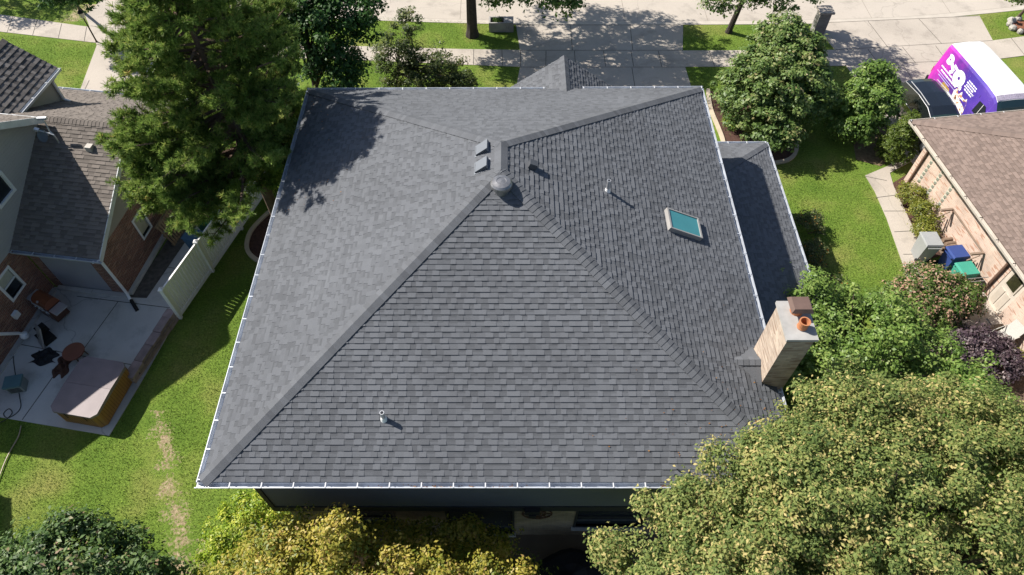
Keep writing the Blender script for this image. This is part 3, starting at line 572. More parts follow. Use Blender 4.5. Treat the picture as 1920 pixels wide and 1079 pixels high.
# dormer towards the street
dm = MB(FL); shingles(dm, (-4.5,4.2,5.0), (-4.5,7.4,5.0), (-6.1,4.2,6.12), (-6.1,7.4,6.12), expo=.2, seed=36, lip=.03); shingles(dm, (-7.7,7.4,5.0), (-7.7,4.2,5.0), (-6.1,7.4,6.12), (-6.1,4.2,6.12), expo=.2, seed=37)
dm.poly([(-4.5,4.2,4.97),(-4.5,7.4,4.97),(-6.1,7.4,6.09),(-6.1,4.2,6.09)],.3); dm.poly([(-7.7,4.2,4.97),(-6.1,4.2,6.09),(-6.1,7.4,6.09),(-7.7,7.4,4.97)],.3)
do = dm.build("dormer", mat("grey_brown_shingles", (.13,.12,.115), .93, .07, .6, bump=.3, bs=90, tone=.35, fine=.12, fs=120, spec=.25), H2)
c = MB(FL); caps(c, (-6.1,7.4,6.12), (-6.1,4.2,6.12), (.7,0,1), (-.7,0,1)); c.build("ridge_cap", ROOFB, do)
dw = MB(FL); dw.poly([(-4.72,4.2,2.9),(-4.72,7.1,2.9),(-4.72,7.1,4.9),(-4.72,4.2,4.9)]); dw.poly([(-4.72,7.1,2.9),(-7.5,7.1,2.9),(-7.5,7.1,4.9),(-6.1,7.1,6.0),(-4.72,7.1,4.9)]); dw.build("dormer_wall", GRSIDE, do)
gutter(H2, (-4.49,4.5,4.99), (-4.49,7.42,4.99), (1,0,0), M=FL, step=.9)
dd = MB(FL); dd.tube([(-4.4,6.95,4.9),(-4.66,6.95,4.6),(-4.66,6.95,3.8),(-4.4,6.95,3.7)], .05, 8); dd.build("downspout", WHITE, H2)
# rear wing, just outside the left edge of the photo
rw = MB(FL); rw.poly([(-3.45,-6.95,0),(-3.45,-6.95,3.0),(-3.45,-9.6,5.2),(-3.45,-12.2,3.0),(-3.45,-12.2,0)][::-1]); rw.box(-10,-3.47,-12.1,-7.0,0,3); rw.build("wall", REDBR, H2)
rr = MB(FL); shingles(rr, (-3.37,-6.92,3.0), (-10,-6.92,3.0), (-3.37,-9.6,5.22), (-10,-9.6,5.22), seed=41); shingles(rr, (-10,-12.3,3.0), (-3.37,-12.3,3.0), (-10,-9.6,5.22), (-3.37,-9.6,5.22), seed=42)
rr.poly([(-3.37,-6.92,2.98),(-10,-6.92,2.98),(-10,-9.6,5.2),(-3.37,-9.6,5.2)],.3); rr.build("roof", ROOFB, H2)
# vent pipe on the brick, roof vent, dish
vp = MB(FL); vp.tube([(TW+.02,-2.95,1.6),(TW+.25,-2.9,1.55),(TW+.3,-2.2,.55),(TW+.32,-2.15,.42)], .06, 10); vp.lathe([(.13,0),(.15,.06),(.14,.16),(.07,.22)], tuple((TW+.33,-2.12,.2)), 16); vp.build("flue_pipe", WHITE, H2)
zw = lambda y: 2.7+k1*y
rv = MB(FL); rv.box(-1.33,-1.1,3.4,3.63,zw(3.5)-.15,zw(3.5)+.16); rv.build("roof_vent", mat("tan_vent", (.42,.39,.35), .6), H2, bevel=.02)
dpos = W(FL,-2.45,3.6,zw(3.6)); D2 = thing("satellite_dish", "grey satellite dish with white feed arm on the brown roof ridge", "satellite dish", tuple(dpos))
m_ = MB(); p = Vector(dpos); m_.tube([p,p+Vector((0,0,.35)),p+Vector((-.1,.05,.5))], .03, 8); m_.tube([p+Vector((-.1,.05,.45)),p+Vector((-.3,-.05,.35))],.03,8); m_.build("mast", METAL, D2)
m_ = MB(); m_.lathe([(.0,.0),(.1,.012),(.17,.035),(.23,.065),(.232,.075),(.15,.035),(.0,.012)], p+Vector((-.32,-.05,.4)), 24, axis=(-.2,-.75,.5)); m_.build("reflector", mat("dish_grey", (.12,.14,.17), .6), D2, smooth=True)
m_ = MB(); m_.tube([p+Vector((-.1,.05,.5)),p+Vector((-.18,.2,.75)),p+Vector((-.22,.25,.92))], .025, 8); m_.bar(p+Vector((-.4,.26,.92)), p+Vector((-.05,.24,.95)), .1, .09); m_.tube([p+Vector((-.5,.0,.62)),p+Vector((-.32,-.0,.55)),p+Vector((.05,-.05,.42))],.022,8); m_.bar(p+Vector((-.56,0,.66)),p+Vector((-.42,.0,.6)),.12,.09); m_.build("feed_arm", METAL, D2)

# ------------------------------------------------------------------ right neighbour
FRt = FRM(16.81,22.59,7.5)
H3 = thing("brick_house", "single storey pale pink brick house under a reddish brown hip roof", "house", tuple(W(FRt,5,-8)))
r3 = MB(FRt); kk = .45; rx = 5.2; rz3 = 2.8+kk*rx
shingles(r3, (0,0,2.8), (0,-22,2.8), (rx,-rx,rz3), (rx,-22,rz3), seed=51)
shingles(r3, (2*rx,0,2.8), (0,0,2.8), (rx,-rx,rz3), (rx,-rx,rz3), seed=52); shingles(r3, (2*rx,-22,2.8), (2*rx,0,2.8), (rx,-22,rz3), (rx,-rx,rz3), seed=53)
for q in ([(0,0,2.78),(0,-22,2.78),(rx,-22,rz3-.02),(rx,-rx,rz3-.02)],[(2*rx,0,2.78),(0,0,2.78),(rx,-rx,rz3-.02)],[(2*rx,-22,2.78),(2*rx,0,2.78),(rx,-rx,rz3-.02),(rx,-22,rz3-.02)]): r3.poly(q,.3)
ro3 = r3.build("roof", ROOFR, H3)
c = MB(FRt); caps(c, (0,0,2.8), (rx,-rx,rz3), (-kk,0,1), (0,kk,1)); c.build("hip_cap", ROOFR, ro3)
TANG = mat("tan_gutter", (.55,.5,.44), .5)
gutter(H3, (-.012,.1,2.79), (-.012,-22,2.79), (-1,0,0), M=FRt, m=TANG, sm=DKTRIM, step=1.1, wd=.1); gutter(H3, (-.1,.012,2.79), (2*rx,.012,2.79), (0,1,0), M=FRt, m=TANG, sm=STRAP, step=1.0, wd=.1)
sf = MB(FRt); sf.poly([(.03,-.03,2.66),(.03,-22,2.66),(10.3,-22,2.66),(10.3,-.03,2.66)]); sf.bar((.01,-.01,2.72),(.01,-22,2.72),.02,.15); sf.build("soffit", mat("brown_soffit", (.16,.11,.08), .7), H3)
RW = .6
wall(H3, (RW,-.7), (RW,-21), 0, 2.7, PINKBR, [(6.62,7.5,.15,2.2)], M=FRt); wall(H3, (9.8,-.7), (RW,-.7), 0, 2.7, PINKBR, M=FRt)
dr = MB(FRt); dr.box(RW+.02,RW+.06,-8.2,-7.32,.15,2.2); door = dr.build("door", mat("cream_door", (.55,.49,.42), .6), H3)
dr = MB(FRt); dr.box(RW-.012,RW+.018,-8.06,-7.46,1.3,2.06); dr.box(RW+.0,RW+.019,-8.05,-7.8,.3,1.1); dr.box(RW+.0,RW+.019,-7.72,-7.47,.3,1.1); dr.build("door_trim", mat("cream_trim", (.5,.44,.37), .6), door)
dr = MB(FRt); dr.poly([(RW-.016,-8.0,1.36),(RW-.016,-7.52,1.36),(RW-.016,-7.52,2.0),(RW-.016,-8.0,2.0)]); dr.build("door_window", glass("door_glass", (.03,.03,.015)), door)
st = MB(FRt); st.box(-.5,RW-.003,-8.6,-7.1,.0,.15); st.box(-.1,RW-.05,-7.35,-7.0,.152,.3); st.build("doorstep", CONC, H3, bevel=.01)
dn = MB(FRt); dn.tube([(.04,-1.0,2.68),(RW-.06,-1.05,2.4),(RW-.06,-1.05,.15)], .05, 8); dn.build("downspout", mat("brown_spout", (.15,.09,.065), .6), H3); dn = MB(FRt); dn.tube([(.04,-7.0,2.68),(RW-.07,-7.1,2.4),(RW-.07,-7.1,.25)], .06, 8); dn.build("downspout", bpy.data.materials["brown_spout"], H3)
gbk = mat("grey_green_glass_block", (.4,.43,.36), .35)
for yc in (-1.45,-2.22,-3.03):
    for k in range(7):
        z = .66+k*.21; b_ = MB(FRt); b_.poly([(RW-.003,yc-.09,z),(RW-.07,yc,z),(RW-.003,yc+.09,z)]); b_.poly([(RW-.003,yc-.09,z),(RW-.003,yc-.09,z+.12),(RW-.07,yc,z+.12),(RW-.07,yc,z)]); b_.poly([(RW-.07,yc,z),(RW-.07,yc,z+.12),(RW-.003,yc+.09,z+.12),(RW-.003,yc+.09,z)]); b_.poly([(RW-.003,yc-.09,z+.12),(RW-.003,yc+.09,z+.12),(RW-.07,yc,z+.12)])
        b_.build("glass_block", gbk, H3)
# ------------------------------------------------------------------ foliage tools
def leaves(name, m, parent, pts, nr, size, tone, aspect=.55, fold=.12):
    n = len(pts); L = np.array(rootloc(parent)); nr = nr/np.linalg.norm(nr, axis=1, keepdims=True)
    t = rng.normal(size=(n,3)); t -= (t*nr).sum(1, keepdims=True)*nr; t /= np.linalg.norm(t, axis=1, keepdims=True); b = np.cross(nr, t)
    s = size[:,None]; p = pts-L
    V = np.empty((n,4,3)); V[:,0] = p-t*s*.5; V[:,1] = p+b*s*aspect*.5+nr*s*fold-t*s*.05; V[:,2] = p+t*s*.5; V[:,3] = p-b*s*aspect*.5+nr*s*fold-t*s*.05
    me = bpy.data.meshes.new(name); me.vertices.add(n*4); me.vertices.foreach_set("co", V.ravel()); me.loops.add(n*4); me.loops.foreach_set("vertex_index", np.arange(n*4))
    me.polygons.add(n); me.polygons.foreach_set("loop_start", np.arange(n)*4); me.polygons.foreach_set("loop_total", np.full(n,4))
    me.update(calc_edges=True); a = me.attributes.new("tone", 'FLOAT', 'FACE'); a.data.foreach_set("value", np.clip(tone,0,1))
    me.materials.append(m); o = bpy.data.objects.new(name, me); COL.objects.link(o); o.parent = parent; return o
def inside_house(p):
    x, y, z = p[:,0], p[:,1], p[:,2]
    h = 6.12+.457*np.minimum(np.minimum(y-YN, YF-y), np.minimum(x-XL, XR-x))
    a = (x > XL-.1) & (x < XR+.1) & (y > YN-.16) & (y < YF+.16) & (z < h) & (z > 5.75)
    b = (x > WX0-.05) & (x < WX1+.05) & (y > WY0-.06) & (y < WY1) & (z < 5.8)
    c = (x > 5) & (x < PX+.1) & (y > PY0-.05) & (y < PY1) & (z < PZ+.1+pk*np.clip(PX-x,0,9))
    d = (x > CX0-.08) & (x < CX1+.08) & (y > CY0-.08) & (y < CY1+.08) & (z < 8.9)
    return a | b | c | d
def crown(blobs, ncl, per, clr, inner=.25, low=-.55, zmin=.12, lump=.16):
    """clumps of leaves spread over and through the ellipsoids; returns points, normals, clump ids and clump centres"""
    w_ = np.array([(b[3]*b[4]+b[4]*b[5]+b[3]*b[5]) for b in blobs]); w_ = w_/w_.sum(); C = np.array([b[:3] for b in blobs]); S = np.array([b[3:6] for b in blobs])
    k = rng.choice(len(blobs), ncl*3, p=w_); d = rng.normal(size=(ncl*3,3)); d /= np.linalg.norm(d, axis=1, keepdims=True)
    keep = d[:,2] > low; k, d = k[keep][:ncl], d[keep][:ncl]; n = len(k)
    f = 1-np.abs(rng.normal(0,lump,n)); i = rng.random(n) < inner; f[i] = rng.uniform(.35,.85,i.sum()); f += .1*rng.normal(size=n)*(~i)
    cc = C[k]+d*S[k]*f[:,None]
    # drop clump centres buried deep in another blob
    dep = np.min([np.linalg.norm((cc-C[j])/S[j], axis=1) for j in range(len(blobs))], axis=0); ok = (dep > .55) | (rng.random(n) < .35); cc, d = cc[ok], d[ok]; n = len(cc)
    sz = clr*1.75*rng.uniform(.55,1.3,n); u = rng.normal(size=(n,per,3)); u /= np.linalg.norm(u, axis=2, keepdims=True); u[:,:,2] = np.where(rng.random((n,per)) < .75, np.abs(u[:,:,2]), u[:,:,2])
    rad = rng.random((n,per,1))**.45*(1+.12*rng.normal(size=(n,per,1))); off = u*rad; pts = (cc[:,None,:]+off*sz[:,None,None]*np.array([1,1,.75])).reshape(-1,3)
    nn = (.35*d[:,None,:]+.55*u+np.array([-.2,.05,.5])+.38*rng.normal(size=(n,per,3))).reshape(-1,3); cid = np.repeat(np.arange(n), per)
    ok = (pts[:,2] > zmin) & ~inside_house(pts); return pts[ok], nn[ok], cid[ok], cc
def tree(name, label, cat, base, blobs, m, ncl, per, clr, leaf, bark=BARK, trunk_r=.14, trunk_top=None, group=None, aspect=.55, tvar=(.13,.16), tmean=.5, limbs=26, stems=1, inner=.25, low=-.55, lump=.16, top_tone=0., tips=None):
    T = thing(name, label, cat, (base[0],base[1],0), group); pts, nn, cid, cc = crown(blobs, ncl, per, clr, inner, low, lump=lump)
    ct = rng.normal(0, tvar[0], cid.max()+1); tone = tmean+ct[cid]+rng.normal(0, tvar[1], len(pts)); size = leaf*rng.uniform(.5,1.45,len(pts))
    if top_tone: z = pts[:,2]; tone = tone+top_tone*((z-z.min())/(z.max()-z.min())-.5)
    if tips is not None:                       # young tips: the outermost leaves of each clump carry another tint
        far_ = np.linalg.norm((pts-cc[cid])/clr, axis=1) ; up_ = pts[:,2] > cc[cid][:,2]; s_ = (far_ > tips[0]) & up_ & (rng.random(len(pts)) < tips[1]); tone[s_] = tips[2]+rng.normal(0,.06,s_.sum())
    leaves("crown", m, T, pts, nn, size, tone, aspect)
    b = Vector((base[0],base[1],0)); tk = MB(); top = Vector(trunk_top) if trunk_top else Vector(blobs[0][:3])-Vector((0,0,blobs[0][5]*.35))
    sel = rng.choice(len(cc), min(limbs,len(cc)), replace=False)
    for q in range(stems):
        off = Vector((random.uniform(-.15,.15),random.uniform(-.15,.15),0)) if stems > 1 else Vector((0,0,0)); tq = top+off*6
        mid = b+(tq-b)*.5+Vector((random.uniform(-.1,.1),random.uniform(-.1,.1),0)); tk.tube([b+off-Vector((0,0,.1)),b+off+(mid-b)*.15,mid,tq], [trunk_r*1.5,trunk_r*1.08,trunk_r*.9,trunk_r*.6], 9)
        for j, i in enumerate(sel):
            if j % stems != q: continue
            e = Vector(cc[i]); s0 = mid+(tq-mid)*random.uniform(.1,1); md = s0+(e-s0)*.5+Vector((0,0,(e-s0).length*.08)); tk.tube([s0,md,e], [trunk_r*.42,trunk_r*.24,trunk_r*.06], 6, cap=False)
    tk.build("trunk", bark, T, smooth=True); return T

GREEN = leafmat("leaf_mid_green", [(0,(0.0279,0.0697,0.0124)),(.5,(0.0775,0.163,0.0279)),(1,(0.202,0.295,0.062))]); DARKG = leafmat("leaf_dark_green", [(0,(0.0188,0.0525,0.015)),(.5,(0.0413,0.112,0.0244)),(1,(0.103,0.207,0.0413))])
BUSHG = leafmat("leaf_soft_green", [(0,(.04,.085,.022)),(.5,(.135,.22,.055)),(.8,(.25,.32,.1)),(1,(.4,.34,.17))]); BRIGHT = leafmat("leaf_fresh_green", [(0,(.055,.11,.018)),(.5,(.155,.26,.05)),(1,(.32,.40,.11))])
LIME = leafmat("leaf_lime", [(0,(0.078,0.169,0.013)),(.5,(0.247,0.364,0.026)),(1,(0.546,0.546,0.078))]); YELLOW = leafmat("leaf_turning_yellow", [(0,(.06,.10,.012)),(.3,(.17,.22,.03)),(.55,(.36,.33,.05)),(.8,(.52,.42,.09)),(1,(.5,.31,.16))], .4)
LINDEN = leafmat("leaf_olive_seeded", [(0,(.06,.10,.028)),(.35,(.15,.21,.058)),(.6,(.28,.31,.095)),(.8,(.50,.43,.17)),(1,(.62,.48,.22))], .4, .6, .2); PINKT = leafmat("leaf_pink_tipped", [(0,(0.039,0.078,0.0156)),(.5,(0.111,0.182,0.0325)),(.75,(0.195,0.208,0.078)),(.9,(0.429,0.26,0.182)),(1,(0.52,0.325,0.221))])
PURP = leafmat("leaf_purple", [(0,(0.0156,0.0104,0.0156)),(.5,(0.065,0.0416,0.0546)),(1,(0.221,0.169,0.169))], .15); CHART = leafmat("leaf_chartreuse", [(0,(.13,.2,.01)),(.5,(.3,.36,.02)),(1,(.5,.5,.06))]); WILLOW = leafmat("leaf_drooping_olive", [(0,(0.0325,0.0569,0.0195)),(.5,(0.0813,0.122,0.0358)),(1,(0.244,0.244,0.065))])
GLOSSY = leafmat("leaf_glossy_dark", [(0,(0.025,0.0562,0.015)),(.5,(0.075,0.144,0.035)),(.85,(0.15,0.219,0.0625)),(1,(0.338,0.237,0.15))], .3, .5, .35); SPRUCE = leafmat("conifer_green", [(0,(0.039,0.0715,0.0104)),(.5,(0.111,0.169,0.0234)),(1,(0.221,0.273,0.052))]); NEEDLE = leafmat("pine_needles", [(0,(0.069,0.127,0.0253)),(.5,(0.196,0.299,0.0633)),(.93,(0.414,0.471,0.127)),(1,(0.46,0.345,0.115))], .45, .5, .25)
# ------------------------------------------------------------------ pine
def pine():
    bx, by = -9.4, 18.6; T = thing("pine_tree", "tall long needled pine shading the left front corner of the charcoal roof", "tree", (bx,by,0)); tk = MB(); H = 12.2
    tk.tube([(bx,by,-.1),(bx-.03,by,.5),(bx-.1,by+.05,3),(bx-.3,by,7),(bx-.35,by,H-1)], [.3,.23,.2,.14,.03], 10)
    prof = [(2.6,2.2),(4,3.4),(6,3.7),(8,3.2),(9.5,2.4),(11,1.4),(12.3,.5)]; tips = []; dirs = []
    for i in range(194):
        z = 2.7+9.2*(random.random()**.68); L = lerp(prof, min(12.3,max(2.6,z)))*random.uniform(.72,1.12); a = random.random()*6.283; d = Vector((math.cos(a),math.sin(a),0)); L *= 1+.22*min(0,d.x)+.1*abs(d.y)
        if z < 4.5 and d.x > .1: L *= .5
        if z < 7.5 and d.y < -.1 and d.x < .3: L *= 1.22
        if i > 149: z = random.uniform(3.8,7); d = Vector((random.uniform(-1.9,-.1),-1,0)).normalized(); L = random.uniform(3,4.4)
        if i > 181: z = random.uniform(3.6,5.2); d = Vector((random.uniform(-1.5,-.9),-.75,0)).normalized(); L = random.uniform(3.6,5.0)
        s = Vector((bx-.1-.03*z,by,z)); e = s+d*L+Vector((0,0,L*random.uniform(.0,.28)))
        if e.x > -7.6 and z < 7.6: e.x = -7.6-random.random()*.4
        if e.x < -12.6 and e.y < 19.8: e = s+(e-s)*((-12.6-s.x)/(e.x-s.x)); L = (e-s).length
        m_ = s+(e-s)*.5-Vector((0,0,.12*L)); r0 = .025+.012*L; tk.tube([s,m_,e],[r0,r0*.65,.012],5,cap=False)
        nt_ = int(8+6.8*L)
        for j in range(nt_):
            f = random.uniform(.12,1.02)**.8; p = s+(m_-s)*min(1,f*2) if f < .5 else m_+(e-m_)*(f-.5)*2
            side = Vector((-d.y,d.x,0))*random.choice((-1,1)); dd = (d*random.uniform(.3,1)+side*random.uniform(.2,1.1)+Vector((0,0,random.uniform(.05,.55)))).normalized(); ln = random.uniform(.25,.85)*(1.15-f*.45)
            q = p+dd*ln
            if random.random() < .4: tk.tube([p,q],[.014,.007],4,cap=False)
            for g_ in range(4):
                tips.append(tuple(p+dd*ln*(1-g_*.2)+Vector((random.gauss(0,.03),random.gauss(0,.03),random.gauss(0,.03))))); dirs.append(tuple((dd+Vector((0,0,.45))).normalized()))
    tk.build("trunk", PINEBARK, T, smooth=True)
    tips, dirs = np.array(tips), np.array(dirs); kp = ~((tips[:,0] < -12.85+.15*rng.normal(size=len(tips))) & (tips[:,1] < 19.8)) & (tips[:,2] > 3.3+.2*rng.normal(size=len(tips))); tips, dirs = tips[kp], dirs[kp]; n, K = len(tips), 26
    d = dirs[:,None,:]*.75+rng.normal(size=(n,K,3))*.62; d /= np.linalg.norm(d, axis=2, keepdims=True); ln = rng.uniform(.11,.21,(n,K,1)); p = np.repeat(tips[:,None,:],K,1)
    sd_ = np.cross(d, rng.normal(size=(n,K,3))); sd_ /= np.linalg.norm(sd_, axis=2, keepdims=True); wv = .011
    V = np.stack([p-sd_*wv, p+sd_*wv, p+d*ln+sd_*wv*.5, p+d*ln-sd_*wv*.5], 2).reshape(-1,4,3); tone = np.repeat(.5+rng.normal(0,.16,(n,1)),K,1)+rng.normal(0,.13,(n,K)); tone = tone.ravel()
    ok = ~inside_house(V[:,2]); V, tone = V[ok], tone[ok]; N_ = len(V); me = bpy.data.meshes.new("crown"); me.vertices.add(N_*4); me.vertices.foreach_set("co", (V-np.array([bx,by,0])).ravel()); me.loops.add(N_*4); me.loops.foreach_set("vertex_index", np.arange(N_*4)); me.polygons.add(N_); me.polygons.foreach_set("loop_start", np.arange(N_)*4); me.polygons.foreach_set("loop_total", np.full(N_,4)); me.update(calc_edges=True)
    a = me.attributes.new("tone",'FLOAT','FACE'); a.data.foreach_set("value", np.clip(tone,0,1)); me.materials.append(NEEDLE); o = bpy.data.objects.new("crown", me); COL.objects.link(o); o.parent = T
pine()
# ------------------------------------------------------------------ trees and shrubs
tree("deciduous_tree", "dark green broadleaf tree between the pine and the road", "tree", (-8.9,24.7), [(-7.6,25.2,5.4,1.9,1.8,2.0),(-8.9,25.8,6.2,1.7,1.6,1.7),(-6.9,26.6,5.6,1.3,1.4,1.4),(-7.4,24.2,4.0,1.2,1.2,1.2)], DARKG, 460, 70, .26, .15, BARKD, .16, trunk_top=(-8.6,25.2,4.5), limbs=30)
tree("ornamental_tree", "loose drooping small tree behind the front gutter, beside the sidewalk", "tree", (-5.6,27.3), [(-3.6,26.9,1.7,1.9,1.2,1.3),(-5.4,27.6,2.4,1.1,1.0,1.2),(-2.6,26.4,1.2,1.3,.9,.9),(-4.8,28.6,3.4,.8,.7,.5),(-4.4,26.8,1.2,1.6,1.0,.9)], WILLOW, 420, 60, .18, .13, BARKD, .07, trunk_top=(-5.3,27.6,2.3), aspect=.4, limbs=34)
tree("street_tree", "street tree with thick trunk beside the stone planter", "tree", (-2.15,33.0), [(-2.6,34.6,7.8,5.4,4.4,2.6),(1.0,30.6,3.35,2.5,.9,.7),(-1.0,33.2,5.6,2.8,2.2,1.2),(2.1,34.2,6.4,2.6,2.6,1.5),(-4.8,33.6,5.6,2.0,2.0,1.3)], GREEN, 700, 62, .3, .17, BARKD, .27, trunk_top=(-2.1,33.1,5.2), limbs=34)
tree("street_tree", "young street tree standing right of the wide driveway", "tree", (11.8,33.3), [(12.0,33.0,5.6,2.7,2.5,2.1),(10.4,31.0,3.35,1.6,1.0,.8),(13.1,31.2,3.4,1.5,1.0,.8),(11.8,31.6,3.7,1.6,1.0,.8)], BUSHG, 380, 48, .26, .15, BARKD, .15, trunk_top=(12.0,32.9,3.6), limbs=30)
tree("street_tree", "small tree on the grass strip near the lamp post", "tree", P(150,18), [(P(132,-18,3)[0],P(132,-18,3)[1]-.2,3.2,1.5,1.2,1.2),(P(160,-2,2.6)[0],P(160,-2,2.6)[1],2.5,.8,.6,.6),(P(110,-2,2.6)[0],P(110,-2,2.6)[1],2.6,.8,.5,.5)], DARKG, 160, 44, .22, .15, BARKD, .08, limbs=14)
tree("shade_tree", "tree beyond the left edge whose shadow falls on the grass strip", "tree", (-33.5,39.5), [(-33,39,4.6,3.2,3.0,2.4)], GREEN, 200, 40, .35, .18, BARKD, .2, limbs=14)
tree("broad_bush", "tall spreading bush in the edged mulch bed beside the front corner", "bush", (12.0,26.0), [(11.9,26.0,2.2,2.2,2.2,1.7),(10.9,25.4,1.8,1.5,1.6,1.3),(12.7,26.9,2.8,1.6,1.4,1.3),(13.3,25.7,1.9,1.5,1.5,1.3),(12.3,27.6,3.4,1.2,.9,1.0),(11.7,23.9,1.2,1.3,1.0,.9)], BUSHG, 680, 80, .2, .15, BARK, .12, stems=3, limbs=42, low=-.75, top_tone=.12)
tree("round_tree", "rounded green tree hiding the rear of the black car", "tree", (16.2,25.2), [(16.2,25.3,1.6,1.4,1.2,1.15),(15.6,24.5,1.1,1.0,.9,.8),(16.5,26.2,2.3,.9,.7,.65),(16.9,25.9,1.6,.8,.8,.8)], BRIGHT, 360, 62, .19, .13, BARK, .1, stems=2, limbs=26, low=-.75, tmean=.42)
tree("conical_shrub", "dense cone shaped evergreen shrub at the corner of the pink brick house", "bush", (17.35,23.4), [(17.35,23.4,.7,.8,.8,.7),(17.35,23.4,1.35,.6,.6,.6),(17.35,23.42,2.0,.33,.33,.5)], SPRUCE, 420, 40, .1, .085, BARK, .06, limbs=6, low=-.9, inner=.1, lump=.06, aspect=.35)
tree("edge_tree", "small tree in a rock ringed bed at the top right edge", "tree", (28.0,34.5), [(28.1,34.0,3.2,1.5,1.2,1.2),(27.0,33.6,2.2,.9,.8,.8),(26.9,34.2,1.5,.5,.5,.6)], BUSHG, 170, 44, .2, .14, BARK, .08, limbs=16)
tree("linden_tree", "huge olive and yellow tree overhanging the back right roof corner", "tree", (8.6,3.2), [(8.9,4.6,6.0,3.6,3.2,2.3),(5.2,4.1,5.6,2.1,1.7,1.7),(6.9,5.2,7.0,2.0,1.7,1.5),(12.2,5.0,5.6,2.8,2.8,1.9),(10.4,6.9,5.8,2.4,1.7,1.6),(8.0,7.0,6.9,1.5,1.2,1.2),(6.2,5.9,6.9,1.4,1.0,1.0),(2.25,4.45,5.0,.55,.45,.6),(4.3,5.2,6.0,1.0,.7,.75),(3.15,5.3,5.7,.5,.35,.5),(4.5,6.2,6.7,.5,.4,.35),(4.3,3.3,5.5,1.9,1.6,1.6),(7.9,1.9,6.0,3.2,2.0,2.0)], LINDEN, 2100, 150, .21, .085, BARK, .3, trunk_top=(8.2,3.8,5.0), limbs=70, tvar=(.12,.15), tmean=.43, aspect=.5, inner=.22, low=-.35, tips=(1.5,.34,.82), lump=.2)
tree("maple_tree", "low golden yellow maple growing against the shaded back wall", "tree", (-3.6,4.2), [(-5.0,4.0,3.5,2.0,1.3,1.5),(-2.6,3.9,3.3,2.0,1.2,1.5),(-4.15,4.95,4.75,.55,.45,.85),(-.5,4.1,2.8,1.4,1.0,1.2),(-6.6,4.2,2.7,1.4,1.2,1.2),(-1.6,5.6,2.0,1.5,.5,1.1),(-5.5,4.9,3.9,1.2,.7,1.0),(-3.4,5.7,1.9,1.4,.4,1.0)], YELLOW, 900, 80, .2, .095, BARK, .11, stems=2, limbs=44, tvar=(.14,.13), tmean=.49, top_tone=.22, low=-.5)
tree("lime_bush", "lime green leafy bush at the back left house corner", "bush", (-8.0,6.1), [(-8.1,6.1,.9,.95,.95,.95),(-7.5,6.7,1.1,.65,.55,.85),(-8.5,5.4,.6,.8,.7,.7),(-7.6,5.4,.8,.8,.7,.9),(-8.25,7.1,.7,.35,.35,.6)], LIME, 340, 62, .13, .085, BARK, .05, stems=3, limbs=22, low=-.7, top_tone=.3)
tree("glossy_tree", "dark glossy leaved tree at the bottom left of the lawn", "tree", (-11.6,4.2), [(-11.2,4.6,2.9,1.5,1.3,1.5),(-13.0,4.3,2.4,1.6,1.3,1.3),(-10.1,4.3,2.5,1.2,1.1,1.3),(-14.7,4.2,1.8,1.4,1.3,1.1),(-11.4,5.4,3.4,.7,.5,.8)], GLOSSY, 460, 66, .22, .125, BARK, .12, stems=2, limbs=34, tvar=(.1,.2), low=-.6)
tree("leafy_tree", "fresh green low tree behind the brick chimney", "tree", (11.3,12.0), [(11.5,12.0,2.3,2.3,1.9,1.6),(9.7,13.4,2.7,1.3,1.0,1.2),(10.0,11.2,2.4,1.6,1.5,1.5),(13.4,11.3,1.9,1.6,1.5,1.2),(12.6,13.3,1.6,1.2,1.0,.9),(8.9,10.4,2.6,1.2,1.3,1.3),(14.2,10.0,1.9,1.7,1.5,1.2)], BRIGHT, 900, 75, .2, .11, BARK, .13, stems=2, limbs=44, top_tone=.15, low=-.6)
tree("flowering_shrub", "round shrub with faded pink flower heads beside the bins", "bush", (15.7,14.9), [(15.7,14.9,.95,1.5,1.25,.95),(14.7,14.7,.7,.9,.9,.7),(16.6,14.9,.85,.9,.9,.75)], PINKT, 420, 46, .15, .095, BARK, .05, stems=3, limbs=20, low=-.4, tips=(1.3,.7,.93), tmean=.42)
tree("purple_shrub", "dark purple leaved shrub in front of the pale patio chairs", "bush", (16.9,12.8), [(16.6,12.9,.55,1.3,.75,.6),(17.5,12.2,.5,.8,.6,.5)], PURP, 260, 44, .14, .1, BARKD, .03, stems=3, limbs=16, low=-.3, tvar=(.12,.2))
tree("chartreuse_shrub", "small bright yellow green shrub at the right edge", "bush", (18.1,12.35), [(18.15,12.35,.4,.42,.42,.4)], CHART, 90, 40, .09, .06, BARK, .02, limbs=6, low=-.3)
for i, (x, y, r, lb) in enumerate(((17.15,20.6,.6,"yellow green shrub under the first column of glass blocks"),(17.3,19.5,.65,"bushy yellow green shrub midway along the brick wall bed"),(17.1,18.65,.45,"low yellow green shrub nearest the grey bin"))):
    tree("wall_shrub", lb, "bush", (x,y), [(x,y,r*.7,r,r*.9,r*.75)], leafmat("leaf_golden_%d" % i, [(0,(.06,.09,.01)),(.5,(.19,.22,.03)),(1,(.38,.33,.08))]), 70, 40, .13, .075, BARK, .02, limbs=8, low=-.2, group="shrubs along the pink brick wall")
FLW = leafmat("leaf_and_orange_flowers", [(0,(.025,.05,.012)),(.5,(.07,.10,.03)),(.85,(.24,.25,.12)),(.93,(.45,.16,.03)),(1,(.55,.32,.08))])
